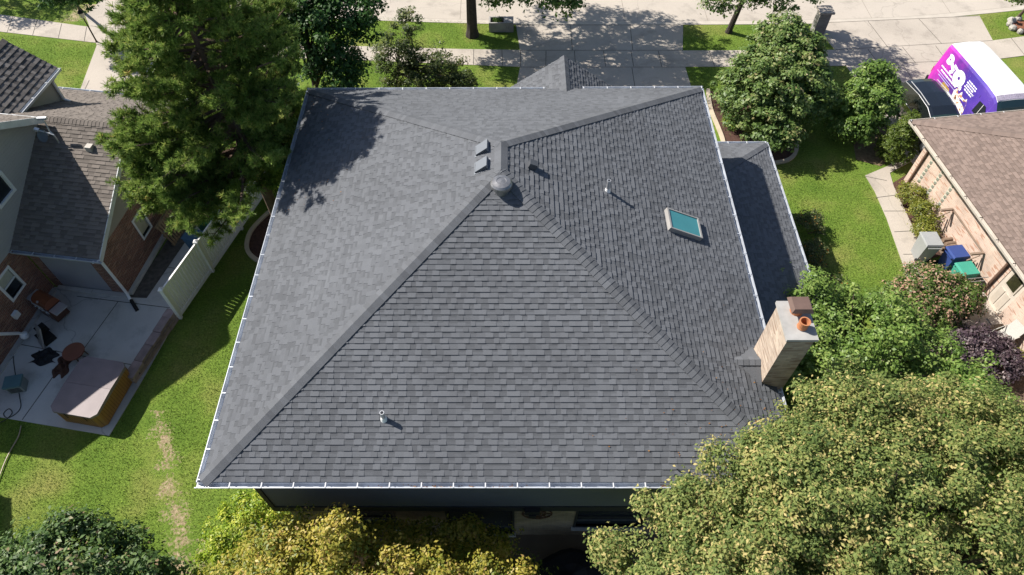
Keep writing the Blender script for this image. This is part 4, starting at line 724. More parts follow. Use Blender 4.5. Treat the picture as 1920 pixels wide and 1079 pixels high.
for x, y, r, lb, tm in ((12.25,18.9,.6,"wispy pale shrub at the corner of the side wing",.5),(12.05,17.35,.55,"orange flowering plant halfway along the side wing",.52),(12.3,15.5,.5,"flowering plant nearest the chimney by the side wing",.5)):
    tree("flower_plant", lb, "plant", (x,y), [(x,y,.5,r,r,.5)], FLW, 46, 40, .15, .075, BARK, .015, stems=3, limbs=12, low=-.2, tmean=tm, tips=(1.4,.2,.9), group="flowers beside the side wing")
tree("bed_plant", "bright green low plant in the mulch bed", "plant", P(1372,245), [(P(1372,240)[0],P(1372,240)[1],.25,.5,.45,.25)], LIME, 40, 36, .1, .07, BARK, .01, limbs=5, low=-.1)

# ------------------------------------------------------------------ grass
def grass():
    def inpoly(x, y, pg):
        r = np.zeros(len(x), bool); j = len(pg)-1
        for i in range(len(pg)):
            xi, yi, xj, yj = *pg[i][:2], *pg[j][:2]; c_ = ((yi > y) != (yj > y)) & (x < (xj-xi)*(y-yi)/(yj-yi+1e-12)+xi); r ^= c_; j = i
        return r
    zones = [([(-19.5,4.5),(-6.4,4.5),(-6.4,22),(-11.0,22.5),(-12.6,14.6),(-13.6,9.6),(-17.8,10.35),(-19.5,10.7)],330),([P(1450,310),P(1600,300),P(1622,332),P(1692,495),P(1640,600),P(1560,600),(10.2,13),(10.2,20.5)],330),
             ([P(0,65),P(175,86),P(140,192),P(110,130),P(0,75)],230),([P(0,-5),P(170,-5),P(245,52),P(0,26)],200),([P(680,32),P(967,46),P(972,92),P(690,86)],230),([P(640,120),P(972,126),P(966,168),P(590,172)],230),([P(1284,52),P(1530,52),P(1560,94),P(1282,95)],230),([P(1290,128),P(1330,128),P(1340,170),P(1300,170)],230),([P(1840,32),P(1920,24),P(1920,78),P(1868,82)],200),([P(1490,130),P(1600,130),P(1640,250),P(1500,290)],230)]
    A = []
    for pg, dn in zones:
        a = np.array([q[:2] for q in pg]); lo, hi = a.min(0), a.max(0); n = int((hi[0]-lo[0])*(hi[1]-lo[1])*dn); x = rng.uniform(lo[0],hi[0],n); y = rng.uniform(lo[1],hi[1],n); ok = inpoly(x,y,pg); A.append(np.stack([x[ok],y[ok]],1))
    A = np.concatenate(A); a = P(285,800); b = P(352,1075); cx = a[0]+(A[:,1]-a[1])*(b[0]-a[0])/(b[1]-a[1]); tr = (np.abs(A[:,0]-cx) < .5) & (A[:,1] < a[1]+.8) & (rng.random(len(A)) < .8); A = A[~tr]
    for q in (eD+[P(560,470),P(545,400)], eC+[P(620,330),P(660,260)]): A = A[~inpoly(A[:,0],A[:,1],q)]
    n = len(A); p = np.concatenate([A, np.zeros((n,1))],1); an = rng.uniform(0,6.283,n); s = np.stack([np.cos(an),np.sin(an),np.zeros(n)],1)*.011; ln = np.stack([rng.normal(0,.026,n),rng.normal(0,.026,n),rng.uniform(.03,.065,n)],1)
    V = np.stack([p-s,p+s,p+ln],1); me = bpy.data.meshes.new("grass_blades"); me.vertices.add(n*3); me.vertices.foreach_set("co", V.ravel()); me.loops.add(n*3); me.loops.foreach_set("vertex_index", np.arange(n*3)); me.polygons.add(n); me.polygons.foreach_set("loop_start", np.arange(n)*3); me.polygons.foreach_set("loop_total", np.full(n,3)); me.update(calc_edges=True)
    t = me.attributes.new("tone",'FLOAT','FACE'); t.data.foreach_set("value", np.clip(.5+.2*np.sin(A[:,0]*1.3+np.cos(A[:,1]*.9)*2)*.6+rng.normal(0,.2,n),0,1)); me.materials.append(leafmat("grass_blade", [(0,(.085,.145,.02)),(.5,(.16,.238,.038)),(1,(.28,.31,.09))], .25, .6, .2))
    o = bpy.data.objects.new("grass_blades", me); COL.objects.link(o); tag(o, "short mown grass covering the lawns and verges", "grass"); o['kind'] = 'stuff'
grass()

# ------------------------------------------------------------------ white fence, wall stones, patio things (left)
fpts = [(-12.66,14.55),(-12.02,16.8),(-11.39,19.05),(-10.76,21.3),(-10.13,23.55)]
F_ = thing("fence", "white vinyl privacy fence between the two lots", "fence", (*fpts[0],0))
for i, (x, y) in enumerate(fpts):
    m_ = MB(); m_.box(x-.065,x+.065,y-.065,y+.065,0,1.84); po = m_.build("post", WHITEV, F_); c_ = MB(); q = .09
    for s_ in range(4):
        a = [(-q,-q),(q,-q),(q,q),(-q,q)]; c_.poly([(x+a[s_][0],y+a[s_][1],1.87),(x+a[(s_+1)%4][0],y+a[(s_+1)%4][1],1.87),(x,y,1.95)])
    c_.box(x-q,x+q,y-q,y+q,1.842,1.869); c_.build("post_cap", WHITEV, po)
for (a, b) in zip(fpts, fpts[1:]):
    A, B = Vector((*a,0)), Vector((*b,0)); d = (B-A).normalized(); A += d*.07; B -= d*.07; m_ = MB(); Z = Vector((0,0,1)); n = int((B-A).length/.15); st_ = (B-A).length/n; nn_ = Vector((d.y,-d.x,0))
    m_.bar(A+Z*1.76,B+Z*1.76,.06,.12); m_.bar(A+Z*.16,B+Z*.16,.06,.16)
    for k in range(n): m_.bar(A+d*(k*st_+.014)+Z*.97, A+d*((k+1)*st_-.014)+Z*.97, .022, 1.46)
    m_.build("panel", WHITEV, F_)
SW = thing("stone_wall", "low wall of mauve sandstone blocks edging the patio", "stone wall", (-13.2,13.2,0)); m_ = MB(); a, b = Vector((-13.58,11.75,0)), Vector((-12.84,14.72,0)); d = (b-a).normalized(); L_ = (b-a).length; nn_ = Vector((d.y,-d.x,0))
for row in range(3):
    x = -random.random()*.3
    while x < L_:
        ln = random.uniform(.35,.75); p0 = max(0,x); p1 = min(L_,x+ln-.02)
        if p1-p0 > .1:
            wv = random.uniform(.28,.38) if row == 2 else .34; o_ = nn_*random.uniform(-.04,.04); z0 = row*.15
            q = [a+d*p0-nn_*wv*.5+o_, a+d*p1-nn_*wv*random.uniform(.42,.55)+o_, a+d*p1+nn_*wv*.5+o_, a+d*p0+nn_*wv*random.uniform(.42,.55)+o_]
            m_.prism([(v_.x,v_.y) for v_ in q], z0, z0+.143+random.uniform(-.015,.02)*(row==2), random.random())
        x += ln
m_.build("stone", STONE, SW, bevel=.02)
# hot tub
HT = FRM(-14.5,11.15,-10); T_ = thing("hot_tub", "hot tub with wooden sides and a folded mauve cover on the patio", "hot tub", (-14.5,11.15,0))
m_ = MB(HT); cut = .16; hx, hy = .82, 1.05; pg = [(-hx+cut,-hy),(hx-cut,-hy),(hx,-hy+cut),(hx,hy-cut),(hx-cut,hy),(-hx+cut,hy),(-hx,hy-cut),(-hx,-hy+cut)]
TUBW = mat("honey_cedar", (.30,.155,.045), .55, .15, 3); m_.prism(pg, .06, .8)
m_.build("cabinet", TUBW, T_); gv = MB(HT)
for i in range(8):
    p, q = Vector((*pg[i],0)), Vector((*pg[(i+1)%8],0)); d = (q-p); n = int(d.length/.1)
    for k in range(1,n): c_ = p+d*k/n; o_ = Vector((d.y,-d.x,0)).normalized()*.001; gv.bar(c_+o_+Vector((0,0,.08)), c_+o_+Vector((0,0,.79)), .008, .008, up=(1,0,0))
gv.build("slat_groove", mat("groove_brown", (.1,.05,.02), .8), T_)
m_ = MB(HT); sc_ = lambda s_: [(x*s_,y*s_) for x,y in pg]; m_.prism(sc_(.97), 0, .06); m_.build("base", BLACK, T_)
m_ = MB(HT); CV = mat("mauve_vinyl", (.21,.17,.175), .55, .15, 2, bump=.1, bs=20); u = [(x*1.03,y*1.03) for x,y in pg]
def half(sgn):
    h = [p for p in u if p[1]*sgn > 0]; xs_ = max(p[0] for p in u); h = sorted(h, key=lambda p: math.atan2(p[1]-sgn*.5, p[0])); return h
top = [(-hx*1.03,.004),(hx*1.03,.004),(hx*1.03,(hy-cut)*1.03),((hx-cut)*1.03,hy*1.03),((-hx+cut)*1.03,hy*1.03),(-hx*1.03,(hy-cut)*1.03)]; bot = [(x,-y) for x,y in top][::-1]
for hp in (top,bot):
    zf = lambda y: .89+.05*(1-abs(y)/hy)
    m_.poly([(x,y,zf(y)) for x,y in hp]); n = len(hp)
    for i in range(n): (x0,y0),(x1,y1) = hp[i], hp[(i+1)%n]; m_.poly([(x0,y0,.78),(x1,y1,.78),(x1,y1,zf(y1)),(x0,y0,zf(y0))])
m_.build("cover", CV, T_, bevel=.012)
m_ = MB(HT); m_.box(-.3,-.26,-hy*1.03-.012,-hy*1.03-.001,.55,.86); m_.box(.4,.44,-hy*1.03-.012,-hy*1.03-.001,.55,.86); m_.build("strap", BLACK, T_)
G_ = thing("stool", "round red brown wooden stool behind the hot tub", "stool", (*P(150,672),0)); x, y = P(150,672)
m_ = MB(); m_.lathe([(.36,.42),(.38,.45),(.38,.49),(.35,.51)], (x,y,0), 22); m_.build("seat", mat("red_brown_wood", (.2,.07,.04), .6), G_)
for k in range(4): m_ = MB(); a = k*1.571+.5; m_.tube([(x+.26*math.cos(a),y+.26*math.sin(a),.43),(x+.31*math.cos(a),y+.31*math.sin(a),0)],.025,6); m_.build("leg", WOODD, G_)
def blanket(name, label, cat, c, w_, h_, hgt, col, seed, M_=None):
    r = random.Random(seed); n = 14; m_ = MB(); z = lambda i,j: max(.035, hgt*(math.sin(i*.9+seed)*math.cos(j*.8+seed*2)*.5+.5)*(1-((i-n/2)/(n/2))**4)*(1-((j-n/2)/(n/2))**4)+.04)
    g_ = [[(c[0]+(i/n-.5)*w_*(1+.25*math.sin(j*.7+seed)),c[1]+(j/n-.5)*h_*(1+.25*math.cos(i*.6+seed)),z(i,j)) for j in range(n+1)] for i in range(n+1)]
    for i in range(n):
        for j in range(n): m_.poly([g_[i][j],g_[i+1][j],g_[i+1][j+1],g_[i][j+1]])
    o = m_.build(name, mat(name+"_cloth", col, .7, .3, 6), None, smooth=True); tag(o, label, cat)
blanket("grill_cover", "crumpled black grill cover lying on the patio", "cover", (*P(85,670),), .85, .65, .16, (.012,.013,.016), 2)
blanket("brown_tarp", "crumpled brown tarp beside the hot tub", "tarp", (*P(118,690),), .5, .75, .25, (.09,.04,.025), 5)
# barbecue
GR = FRM(*W(FL,-2.5,-.95)[:2],-28); gp_ = GR @ Vector((0,0,0)); T_ = thing("gas_grill", "copper lidded gas grill against the brick wall", "grill", tuple(gp_))
m_ = MB(GR); m_.box(-.5,.3,-.28,.28,.12,.84); m_.build("cabinet", mat("grill_brown", (.09,.045,.03), .4), T_, bevel=.01)
m_ = MB(GR); m_.box(-.03,-.025,-.295,-.281,.16,.6); m_.box(-.36,-.12,-.31,-.281,.63,.66); m_.box(.05,.22,-.31,-.281,.63,.66); m_.build("handle", METAL, T_)
m_ = MB(GR); pr = [(-.27,.86),(-.27,1.0),(-.2,1.12),(-.05,1.19),(.12,1.19),(.23,1.1),(.27,.95),(.27,.86)]
for (a,za),(b,zb_) in zip(pr,pr[1:]): m_.poly([(-.48,a,za),(.28,a,za),(.28,b,zb_),(-.48,b,zb_)][::-1])
m_.poly([(-.48,a,z_) for a,z_ in pr]); m_.poly([(.28,a,z_) for a,z_ in pr][::-1]); li = m_.build("lid", mat("copper_lid", (.22,.075,.035), .3, .1, metal=.4), T_, bevel=.01)
m_ = MB(GR); m_.bar((-.4,-.32,1.0),(.2,-.32,1.0),.03,.03); m_.lathe([(.05,0),(.05,.02)], (-.1,-.22,1.12), 14, axis=(0,-.6,.8)); m_.build("handle", METAL, li)
m_ = MB(GR); m_.box(-.95,-.51,-.25,.25,.8,.84); m_.build("side_shelf", METAL, T_, bevel=.01); m_ = MB(GR); m_.box(.31,.72,-.25,.25,.8,.84); m_.build("side_shelf", METAL, T_, bevel=.01)
m_ = MB(GR); m_.box(-.5,.3,-.3,-.283,.68,.82); 
for k in range(4): m_.lathe([(.03,0),(.025,.03)], (-.4+k*.2,-.3,.75), 10, axis=(0,-1,0))
m_.build("control_panel", METAL, T_)
CB = FRM(*P(84,640),-35); T_ = thing("patio_cabinet", "grey slab fronted cabinet leaning open beside the grill", "cabinet", (*P(84,640),0))
m_ = MB(CB); m_.box(-.3,.3,-.1,.35,0,.25); m_.box(-.34,-.05,.05,.4,.25,.5); m_.build("base", BLACK, T_, bevel=.015); m_ = MB(CB); m_.bar((.15,-.2,.02),(.0,.18,.78),.52,.05,up=(0,1,.4)); m_.build("front_panel", mat("grey_panel", (.28,.27,.26), .6), T_, bevel=.01); m_ = MB(CB); m_.bar((.06,-.05,.42),(.03,0,.5),.06,.012,up=(0,1,.4)); m_.build("handle", BLACK, T_)
DB = FRM(*P(38,728),12); T_ = thing("utility_box", "blue green lidded utility box on the patio", "box", (*P(38,728),0))
m_ = MB(DB); m_.box(-.26,.26,-.22,.22,.03,.42); m_.build("body", mat("box_grey", (.22,.25,.25), .6), T_, bevel=.015); m_ = MB(DB); m_.box(-.29,.29,-.25,.25,.422,.5); m_.build("lid", mat("box_teal", (.10,.19,.21), .6), T_, bevel=.02); m_ = MB(DB)
for k in range(4): m_.box(-.2,.2,-.23,-.221,.1+k*.07,.13+k*.07)
m_.build("louvre", BLACK, T_)
def hose(name, label, pts, r, col, cat="hose"):
    m_ = MB(); m_.tube([(x,y,z) for x,y,z in pts], r, 6); o = m_.build(name, mat(name+"_mat", col, .5), None, smooth=True); tag(o, label, cat)
hp = [P(25,650),P(28,690)]+[P(38,745),P(40,765),P(30,778),P(15,785),P(8,777),P(18,768),P(24,776),P(10,790),P(-6,795)]
hose("garden_hose", "dark hose curling across the patio by the utility box", [(*p,.045) for p in smooth(hp,5)], .014, (.03,.035,.03))
hose("cable", "thin pale cord lying on the lawn at the left edge", [(*p,.05) for p in smooth([P(41,800),P(36,820),P(22,845),P(10,870),P(-3,905)],5)], .02, (.35,.28,.2), "cord")
MB_ = MB(FL); MB_.box(TW+.002,TW+.12,-1.75,-1.5,.75,1.0); o = MB_.build("meter_box", WHITE, H2, bevel=.01)
# pallets
PLT = FRM(*W(FL,.35,2.95)[:2],-8+90); lf = W(FL,.3,2.9); T_ = thing("wooden_pallet", "wooden pallet leaning on the brick wall nearest the window", "pallet", tuple(lf), "pallets leaning on the brick wall")
def pallet(M_, tilt, Tp, L_=1.25, h=1.15):
    pt = lambda u_, v_, n_: M_ @ Vector((u_, -(-math.cos(tilt)*n_)-math.sin(tilt)*v_*-1, math.cos(tilt)*v_-math.sin(tilt)*n_*0))
    def bx(u0,u1,v0,v1,n0,n1,mb):
        a = [pt(u0,v0,n0),pt(u1,v0,n0),pt(u1,v1,n0),pt(u0,v1,n0),pt(u0,v0,n1),pt(u1,v0,n1),pt(u1,v1,n1),pt(u0,v1,n1)]
        for t_ in ((4,5,6,7),(0,1,5,4),(1,2,6,5),(2,3,7,6),(3,0,4,7),(0,3,2,1)): mb.poly([a[i] for i in t_])
    for k in range(9): m_ = MB(); bx(k*L_/8.9,k*L_/8.9+.085,0,h,-.02,0,m_); m_.build("board", WOODP, Tp)
    for k in range(3): m_ = MB(); bx(0,L_+.01,k*(h-.1)/2,k*(h-.1)/2+.1,.003,.09,m_); m_.build("stringer", WOODP, Tp)
pallet(PLT, R(16), T_); dup(T_, Vector(W(FL,.32,4.6))-Vector(W(FL,.3,2.9)), "wooden pallet leaning on the brick wall under the pine")
def bin_(x, y, deg, col, label, w_=.56, d_=.62, h_=.98, group=None, slot=True):
    M_ = FRM(x,y,deg); T_ = thing("wheelie_bin", label, "bin", (x,y,0), group); pm = mat("bin_plastic", col, .5, .06)
    m_ = MB(M_); b0 = [(-w_*.4,-d_*.38,.04),(w_*.4,-d_*.38,.04),(w_*.4,d_*.38,.04),(-w_*.4,d_*.38,.04)]; b1 = [(-w_*.5,-d_*.5,h_),(w_*.5,-d_*.5,h_),(w_*.5,d_*.5,h_),(-w_*.5,d_*.5,h_)]
    m_.poly(b0[::-1]); m_.poly(b1)
    for i in range(4): m_.poly([b0[i],b0[(i+1)%4],b1[(i+1)%4],b1[i]])
    m_.build("body", pm, T_, bevel=.03)
    m_ = MB(M_); e = .03; x0, y0 = w_*.5+e, d_*.5+e; l0 = [(-x0,-y0,h_+.002),(x0,-y0,h_+.002),(x0,y0,h_+.03),(-x0,y0,h_+.03)]; l1 = [(-x0*.93,-y0*.93,h_+.06),(x0*.93,-y0*.93,h_+.06),(x0*.93,y0*.9,h_+.1),(-x0*.93,y0*.9,h_+.1)]
    m_.poly(l0[::-1]); m_.poly(l1)
    for i in range(4): m_.poly([l0[i],l0[(i+1)%4],l1[(i+1)%4],l1[i]])
    m_.build("lid", pm, T_, bevel=.02)
    m_ = MB(M_); m_.bar((-w_*.4,y0+.05,h_-.02),(w_*.4,y0+.05,h_-.02),.03,.03); m_.bar((-w_*.4,y0-.05,h_-.02),(-w_*.4,y0+.06,h_-.02),.03,.03); m_.bar((w_*.4,y0-.05,h_-.02),(w_*.4,y0+.06,h_-.02),.03,.03); m_.build("handle", pm, T_)
    for s_ in (-1,1): m_ = MB(M_); m_.lathe([(.1,-.03),(.11,0),(.1,.03)], (s_*w_*.42,d_*.42,.11), 14, axis=(1,0,0)); m_.build("wheel", BLACK, T_)
    return T_
bin_(-12.55,18.8,74,(.02,.16,.06),"green bin half hidden behind the white fence", group=None); bin_(-12.75,17.85,74,(.05,.12,.2),"blue bin behind the white fence next to the green one")
# ------------------------------------------------------------------ right side yard
g0 = FRt @ Vector((-.85,-4.95,0)); bin_(g0.x,g0.y,8+180-8,(.30,.31,.31),"large grey wheelie bin at the end of the side walk", .62,.74,1.05)
g1 = FRt @ Vector((-.05,-5.62,0)); bin_(g1.x,g1.y,100,(.03,.06,.22),"blue recycling bin against the pale brick wall", .58,.66,.95)
g2 = FRt @ Vector((-.12,-6.45,0)); bin_(g2.x,g2.y,100,(.05,.30,.22),"teal green bin beside the blue recycling bin", .6,.66,.95)
RKW = mat("weathered_rack_wood", (.23,.17,.13), .85, .2, 4); rp_ = FRt @ Vector((.3,-4.9,0)); T_ = thing("firewood_rack", "brown log rack standing along the pale brick wall", "rack", tuple(rp_))
for yy in (-3.75,-6.05):
    m_ = MB(FRt)
    for xx in (.08,.5): m_.bar((xx,yy,0),(xx,yy,1.3),.09,.09)
    m_.bar((.03,yy,1.345),(.55,yy,1.345),.09,.085); m_.bar((.08,yy,.5),(.5,yy,.9),.05,.05); m_.bar((.08,yy,.95),(.5,yy,1.2),.04,.04); m_.build("end_frame", RKW, T_)
m_ = MB(FRt)
for xx in (.1,.48): m_.bar((xx,-3.8,.12),(xx,-6.0,.12),.09,.09)
m_.bar((.56,-3.75,1.33),(.56,-6.05,1.33),.05,.06); m_.build("rail", RKW, T_)
LOG = mat("log_bark", (.2,.14,.1), .9, .3, 8); ends = mat("log_end", (.38,.28,.19), .9, .15, 8); r = random.Random(4)
for k in range(34):
    ra_ = r.uniform(.05,.085); z = .22+.11*(k//9)+r.uniform(0,.03); yy = -4.7-.155*(k%9)+r.uniform(-.03,.03); xo = r.uniform(-.06,.06); c_ = FRt @ Vector((.05+xo,yy,z)); m_ = MB(FRt); m_.lathe([(ra_,0),(ra_*1.05,.2),(ra_*.97,.42)], (.08+xo,yy,z), 9, axis=(1,r.uniform(-.1,.1),r.uniform(-.05,.05))); o = m_.build("firewood_log", LOG, T_)
    o.name = "log"
T_ = thing("trellis", "low lattice trellis between the teal bin and the door", "trellis", tuple(FRt @ Vector((.1,-6.95,0)))); m_ = MB(FRt); m_.bar((.42,-7.0,0),(.42,-7.0,1.25),.09,.09); m_.bar((-.75,-6.95,0),(-.75,-6.95,1.2),.07,.07); m_.build("post", WOODD, T_)
m_ = MB(FRt)
for k in range(3): m_.bar((-.7,-6.95,.6+.22*k),(.4,-6.98,.6+.22*k),.025,.025)
for k in range(9): m_.bar((-.68+.12*k,-6.97,.45),(-.68+.12*k,-6.97,1.2),.018,.018)
m_.build("lattice", mat("grey_lattice", (.2,.19,.18), .8), T_)
def chair(x, y, deg, label, grp):
    M_ = FRM(x,y,deg); T_ = thing("patio_chair", label, "chair", (x,y,0), grp); fm = mat("chair_frame", (.4,.39,.36), .5); sm = mat("sling_fabric", (.46,.45,.42), .8, .08, 20)
    m_ = MB(M_); m_.bar((-.27,0,.42),(.27,0,.42),.5,.03); m_.build("seat", sm, T_); m_ = MB(M_); m_.bar((0,.26,.44),(0,.5,1.0),.54,.03,up=(0,-1,.3)); m_.build("backrest", sm, T_)
    for sx in (-1,1):
        m_ = MB(M_); m_.tube([(sx*.29,-.27,0),(sx*.29,-.25,.62),(sx*.29,.36,.66)],.018,6); m_.build("armrest", fm, T_)
        m_ = MB(M_); m_.tube([(sx*.28,.38,0),(sx*.28,.24,.42)],.018,6); m_.build("leg", fm, T_)
p_ = FRt @ Vector((.0,-9.25,0)); chair(p_.x,p_.y,-70,"pale sling patio chair facing the purple shrub", None)
p_ = FRt @ Vector((-.3,-8.6,0)); m_ = MB(FRt); m_.box(-1.1,-.1,-8.75,-8.35,.03,.4); m_.box(-.1,.35,-8.7,-8.4,.03,.44); o = m_.build("stone_bench", CONC, None, bevel=.03); tag(o, "pale stone bench block below the cream door", "bench")
# ------------------------------------------------------------------ back of the middle house
m_ = MB(); bx_, by_ = 1.75, 5.0
for i in range(5):
    pass
prof = [(1.15,.03),(1.12,.5),(1.05,.85),(.85,1.02),(.4,1.1),(0,1.1)]; n = 20
rg = [[(bx_+r_*(1+.06*math.sin(3*a)+.04*math.sin(7*a+r_*3))*math.cos(a)*1.0, by_+r_*.72*(1+.05*math.cos(4*a))*math.sin(a), z_+.04*math.sin(2*a)*(r_<.9)) for a in [2*math.pi*k/n for k in range(n)]] for r_, z_ in prof]
for a, b in zip(rg, rg[1:]):
    for k in range(n): m_.poly([a[k],a[(k+1)%n],b[(k+1)%n],b[k]])
o = m_.build("furniture_cover", mat("black_cover_cloth", (.006,.006,.008), .8, .2), None, smooth=True); tag(o, "black covered patio table in the shade of the back wall", "patio table")
m_ = MB(); mc = Vector((.72,BY0-.03,2.1))
for rr_ in (.42,.25):
    m_.tube([mc+Vector((math.cos(a)*rr_,0,math.sin(a)*rr_)) for a in np.linspace(0,6.283,25)], .02, 6, cap=False)
for k in range(8):
    a = k*math.pi/4; m_.tube([mc+Vector((math.cos(a)*.06,0,math.sin(a)*.06)),mc+Vector((math.cos(a)*.42,0,math.sin(a)*.42))], .014, 5)
o = m_.build("wall_medallion", mat("rusty_iron", (.06,.025,.018), .7), None); tag(o, "round rusty iron wall ornament on the tan brick back wall", "wall ornament")

# ------------------------------------------------------------------ street side
px_, py_ = 16.62, 33.3
T_ = thing("mailbox_pillar", "square stone pillar with slab cap beside the right driveway", "pillar", (px_,py_,0)); PIL = brick("grey_stone_brick", (.3,.28,.26), (.22,.21,.2), (.34,.33,.31), .2, .08)
m_ = MB(); m_.box(px_-.3,px_+.3,py_-.27,py_+.27,0,1.26); m_.build("shaft", PIL, T_); m_ = MB(); m_.box(px_-.4,px_+.4,py_-.37,py_+.37,1.262,1.36); m_.build("cap", mat("cap_stone", (.36,.32,.28), .9, .25, 6), T_, bevel=.012)
T_ = thing("stone_planter", "grey block planter with plants at the driveway corner", "planter", (-.58,33.6,0)); GB = brick("grey_block", (.34,.32,.31), (.29,.28,.27), (.36,.35,.34), .12, .19)
m_ = MB(); x0, x1, y0, y1, h = -1.25, .08, 33.28, 33.92, .56
m_.box(x0,-1.17,y0,y1,0,h); m_.box(-1.17,-.45,y0,y0+.08,0,h-.002); m_.box(-1.17,-.45,y1-.08,y1,0,h-.002); m_.box(-.45,x1,y0+.002,y1-.002,0,h+.001); m_.build("box", GB, T_); m_ = MB(); m_.box(-1.165,-.455,y0+.085,y1-.085,.05,.36); m_.build("soil", MULCH, T_)
nn_ = 220; pp = np.stack([rng.uniform(-1.05,-.55,nn_),rng.uniform(33.42,33.8,nn_),rng.uniform(.38,.66,nn_)],1); leaves("plant", GREEN, T_, pp, rng.normal(size=(nn_,3))+np.array([0,0,1.]), np.full(nn_,.09), .5+rng.normal(0,.2,nn_))
lx, ly = P(182,80); T_ = thing("lamp_post", "thin brown lawn lamp post with glass lantern by the sidewalk", "lamp post", (lx,ly,0)); m_ = MB(); m_.lathe([(.07,0),(.05,.1),(.04,.15),(.035,1.45)], (lx,ly,0), 12); m_.build("post", mat("post_brown", (.05,.03,.022), .5), T_)
m_ = MB(); m_.lathe([(.05,1.45),(.11,1.5),(.14,1.75)], (lx,ly,0), 8); m_.build("lantern", mat("lantern_glass", (.5,.47,.4), .2, 0), T_); m_ = MB(); m_.lathe([(.17,1.752),(.1,1.85),(.03,1.9),(.02,1.96),(0,1.97)], (lx,ly,0), 8); m_.build("lantern_roof", BLACK, T_)
ro_ = random.Random(3); rx_, ry_ = P(1905,52)
T_ = thing("rock_ring", "ring of pale boulders round the tree bed at the right edge", "rocks", (rx_+.4,ry_,0))
for k in range(11):
    a = k*.571; c_ = Vector((rx_+.5+.85*math.cos(a),ry_+.0+.7*math.sin(a),.08)); m_ = MB(); s_ = ro_.uniform(.14,.24); n = 8
    m_.lathe([(0,-.1),(s_*.9,-.08),(s_*1.1,.03),(s_*.8,.14),(s_*.3,.18),(0,.19)], c_, n, axis=(ro_.uniform(-.25,.25),ro_.uniform(-.25,.25),1)); m_.build("rock", mat("pale_rock", (.36,.34,.31), .9, .25, 5, bump=.6, bs=10), T_, smooth=False, bevel=.03) if k == 0 else m_.build("rock", bpy.data.materials["pale_rock"], T_, bevel=.03)
m_ = MB(); m_.prism([(rx_+.5+.8*math.cos(a),ry_+.65*math.sin(a)) for a in np.linspace(0,5.9,14)], -.05, .05); struct(m_.build("mulch_bed", mat("red_mulch", (.2,.08,.045), .95, .3, 8)))

# ------------------------------------------------------------------ vehicles
def loft(rings, groups, M_):
    """rings: lists of points along the body; groups(i, j) -> key of the panel between ring i,i+1 and point j,j+1"""
    out = {}
    for i, (a, b) in enumerate(zip(rings, rings[1:])):
        for j in range(len(a)-1): out.setdefault(groups(i,j), MB(M_)).poly([a[j],a[j+1],b[j+1],b[j]])
    return out
def wheel(parent, M_, x, y, r=.36, wd=.22):
    s_ = 1 if x > 0 else -1; m_ = MB(M_); m_.lathe([(r*.62,-wd/2),(r*.95,-wd/2),(r,-wd*.3),(r,wd*.3),(r*.95,wd/2),(r*.62,wd/2)], (x,y,r), 24, axis=(1,0,0)); w_ = m_.build("wheel", BLACK, parent); m_ = MB(M_); m_.lathe([(r*.62,0),(r*.5,.03),(r*.15,.035),(0,.05)], (x+s_*(wd/2-.02),y,r), 18, axis=(s_,0,0)); m_.build("rim", METAL, w_)
def wrap_material():
    m = bpy.data.materials.new("purple_vehicle_wrap"); m.use_nodes = True; N = m.node_tree.nodes; L = m.node_tree.links; b = N["Principled BSDF"]; b.inputs['Roughness'].default_value = .3; b.inputs['Coat Weight'].default_value = .3
    tc = N.new('ShaderNodeTexCoord'); s_ = N.new('ShaderNodeSeparateXYZ'); L.new(tc.outputs['Object'], s_.inputs[0]); n = N.new('ShaderNodeTexNoise'); n.inputs['Scale'].default_value = 2.2; n.inputs['Detail'].default_value = 6; L.new(tc.outputs['Object'], n.inputs['Vector'])
    a = N.new('ShaderNodeMath'); a.operation = 'MULTIPLY_ADD'; L.new(n.outputs[0], a.inputs[0]); a.inputs[1].default_value = 2.2; L.new(s_.outputs[1], a.inputs[2]); mr = N.new('ShaderNodeMapRange'); L.new(a.outputs[0], mr.inputs[0]); mr.inputs[1].default_value = -2.6; mr.inputs[2].default_value = 1.0
    cr = N.new('ShaderNodeValToRGB'); L.new(mr.outputs[0], cr.inputs[0]); e = cr.color_ramp.elements; e[0].position, e[0].color = 0, (.10,.05,.36,1); e[1].position, e[1].color = 1, (.52,.04,.42,1)
    for p, c in ((.3,(.06,.035,.30)),(.55,(.10,.03,.26)),(.75,(.28,.03,.36))): x = e.new(p); x.color = (*c,1)
    sp = N.new('ShaderNodeTexNoise'); sp.inputs['Scale'].default_value = 28; L.new(tc.outputs['Object'], sp.inputs['Vector']); g_ = N.new('ShaderNodeMapRange'); L.new(sp.outputs[0], g_.inputs[0]); g_.inputs[1].default_value = .7; g_.inputs[2].default_value = .74; mx = N.new('ShaderNodeMix'); mx.data_type = 'RGBA'; L.new(g_.outputs[0], mx.inputs[0]); L.new(cr.outputs[0], mx.inputs[6]); mx.inputs[7].default_value = (.6,.5,.8,1); L.new(mx.outputs[2], b.inputs['Base Color']); return m
VN = FRM(21.72,28.75,7); T_ = thing("van", "tall delivery van in purple galaxy wrap with white roof", "van", tuple(VN @ Vector((0,0,0))))
def vring(y, zt, wt, wm=1.0, zm=1.15, wb_=.97, zb_=.32):
    h = [(-wb_,y,zb_),(-wm,y,.6 if zm > .6 else zb_+.1),(-wm,y,zm),(-wt-.02,y,zt-.16),(-wt+.05,y,zt-.05),(-wt+.22,y,zt)]; return h+[(0,y,zt+.03)]+[(-a,b,c) for a,b,c in h[::-1]]
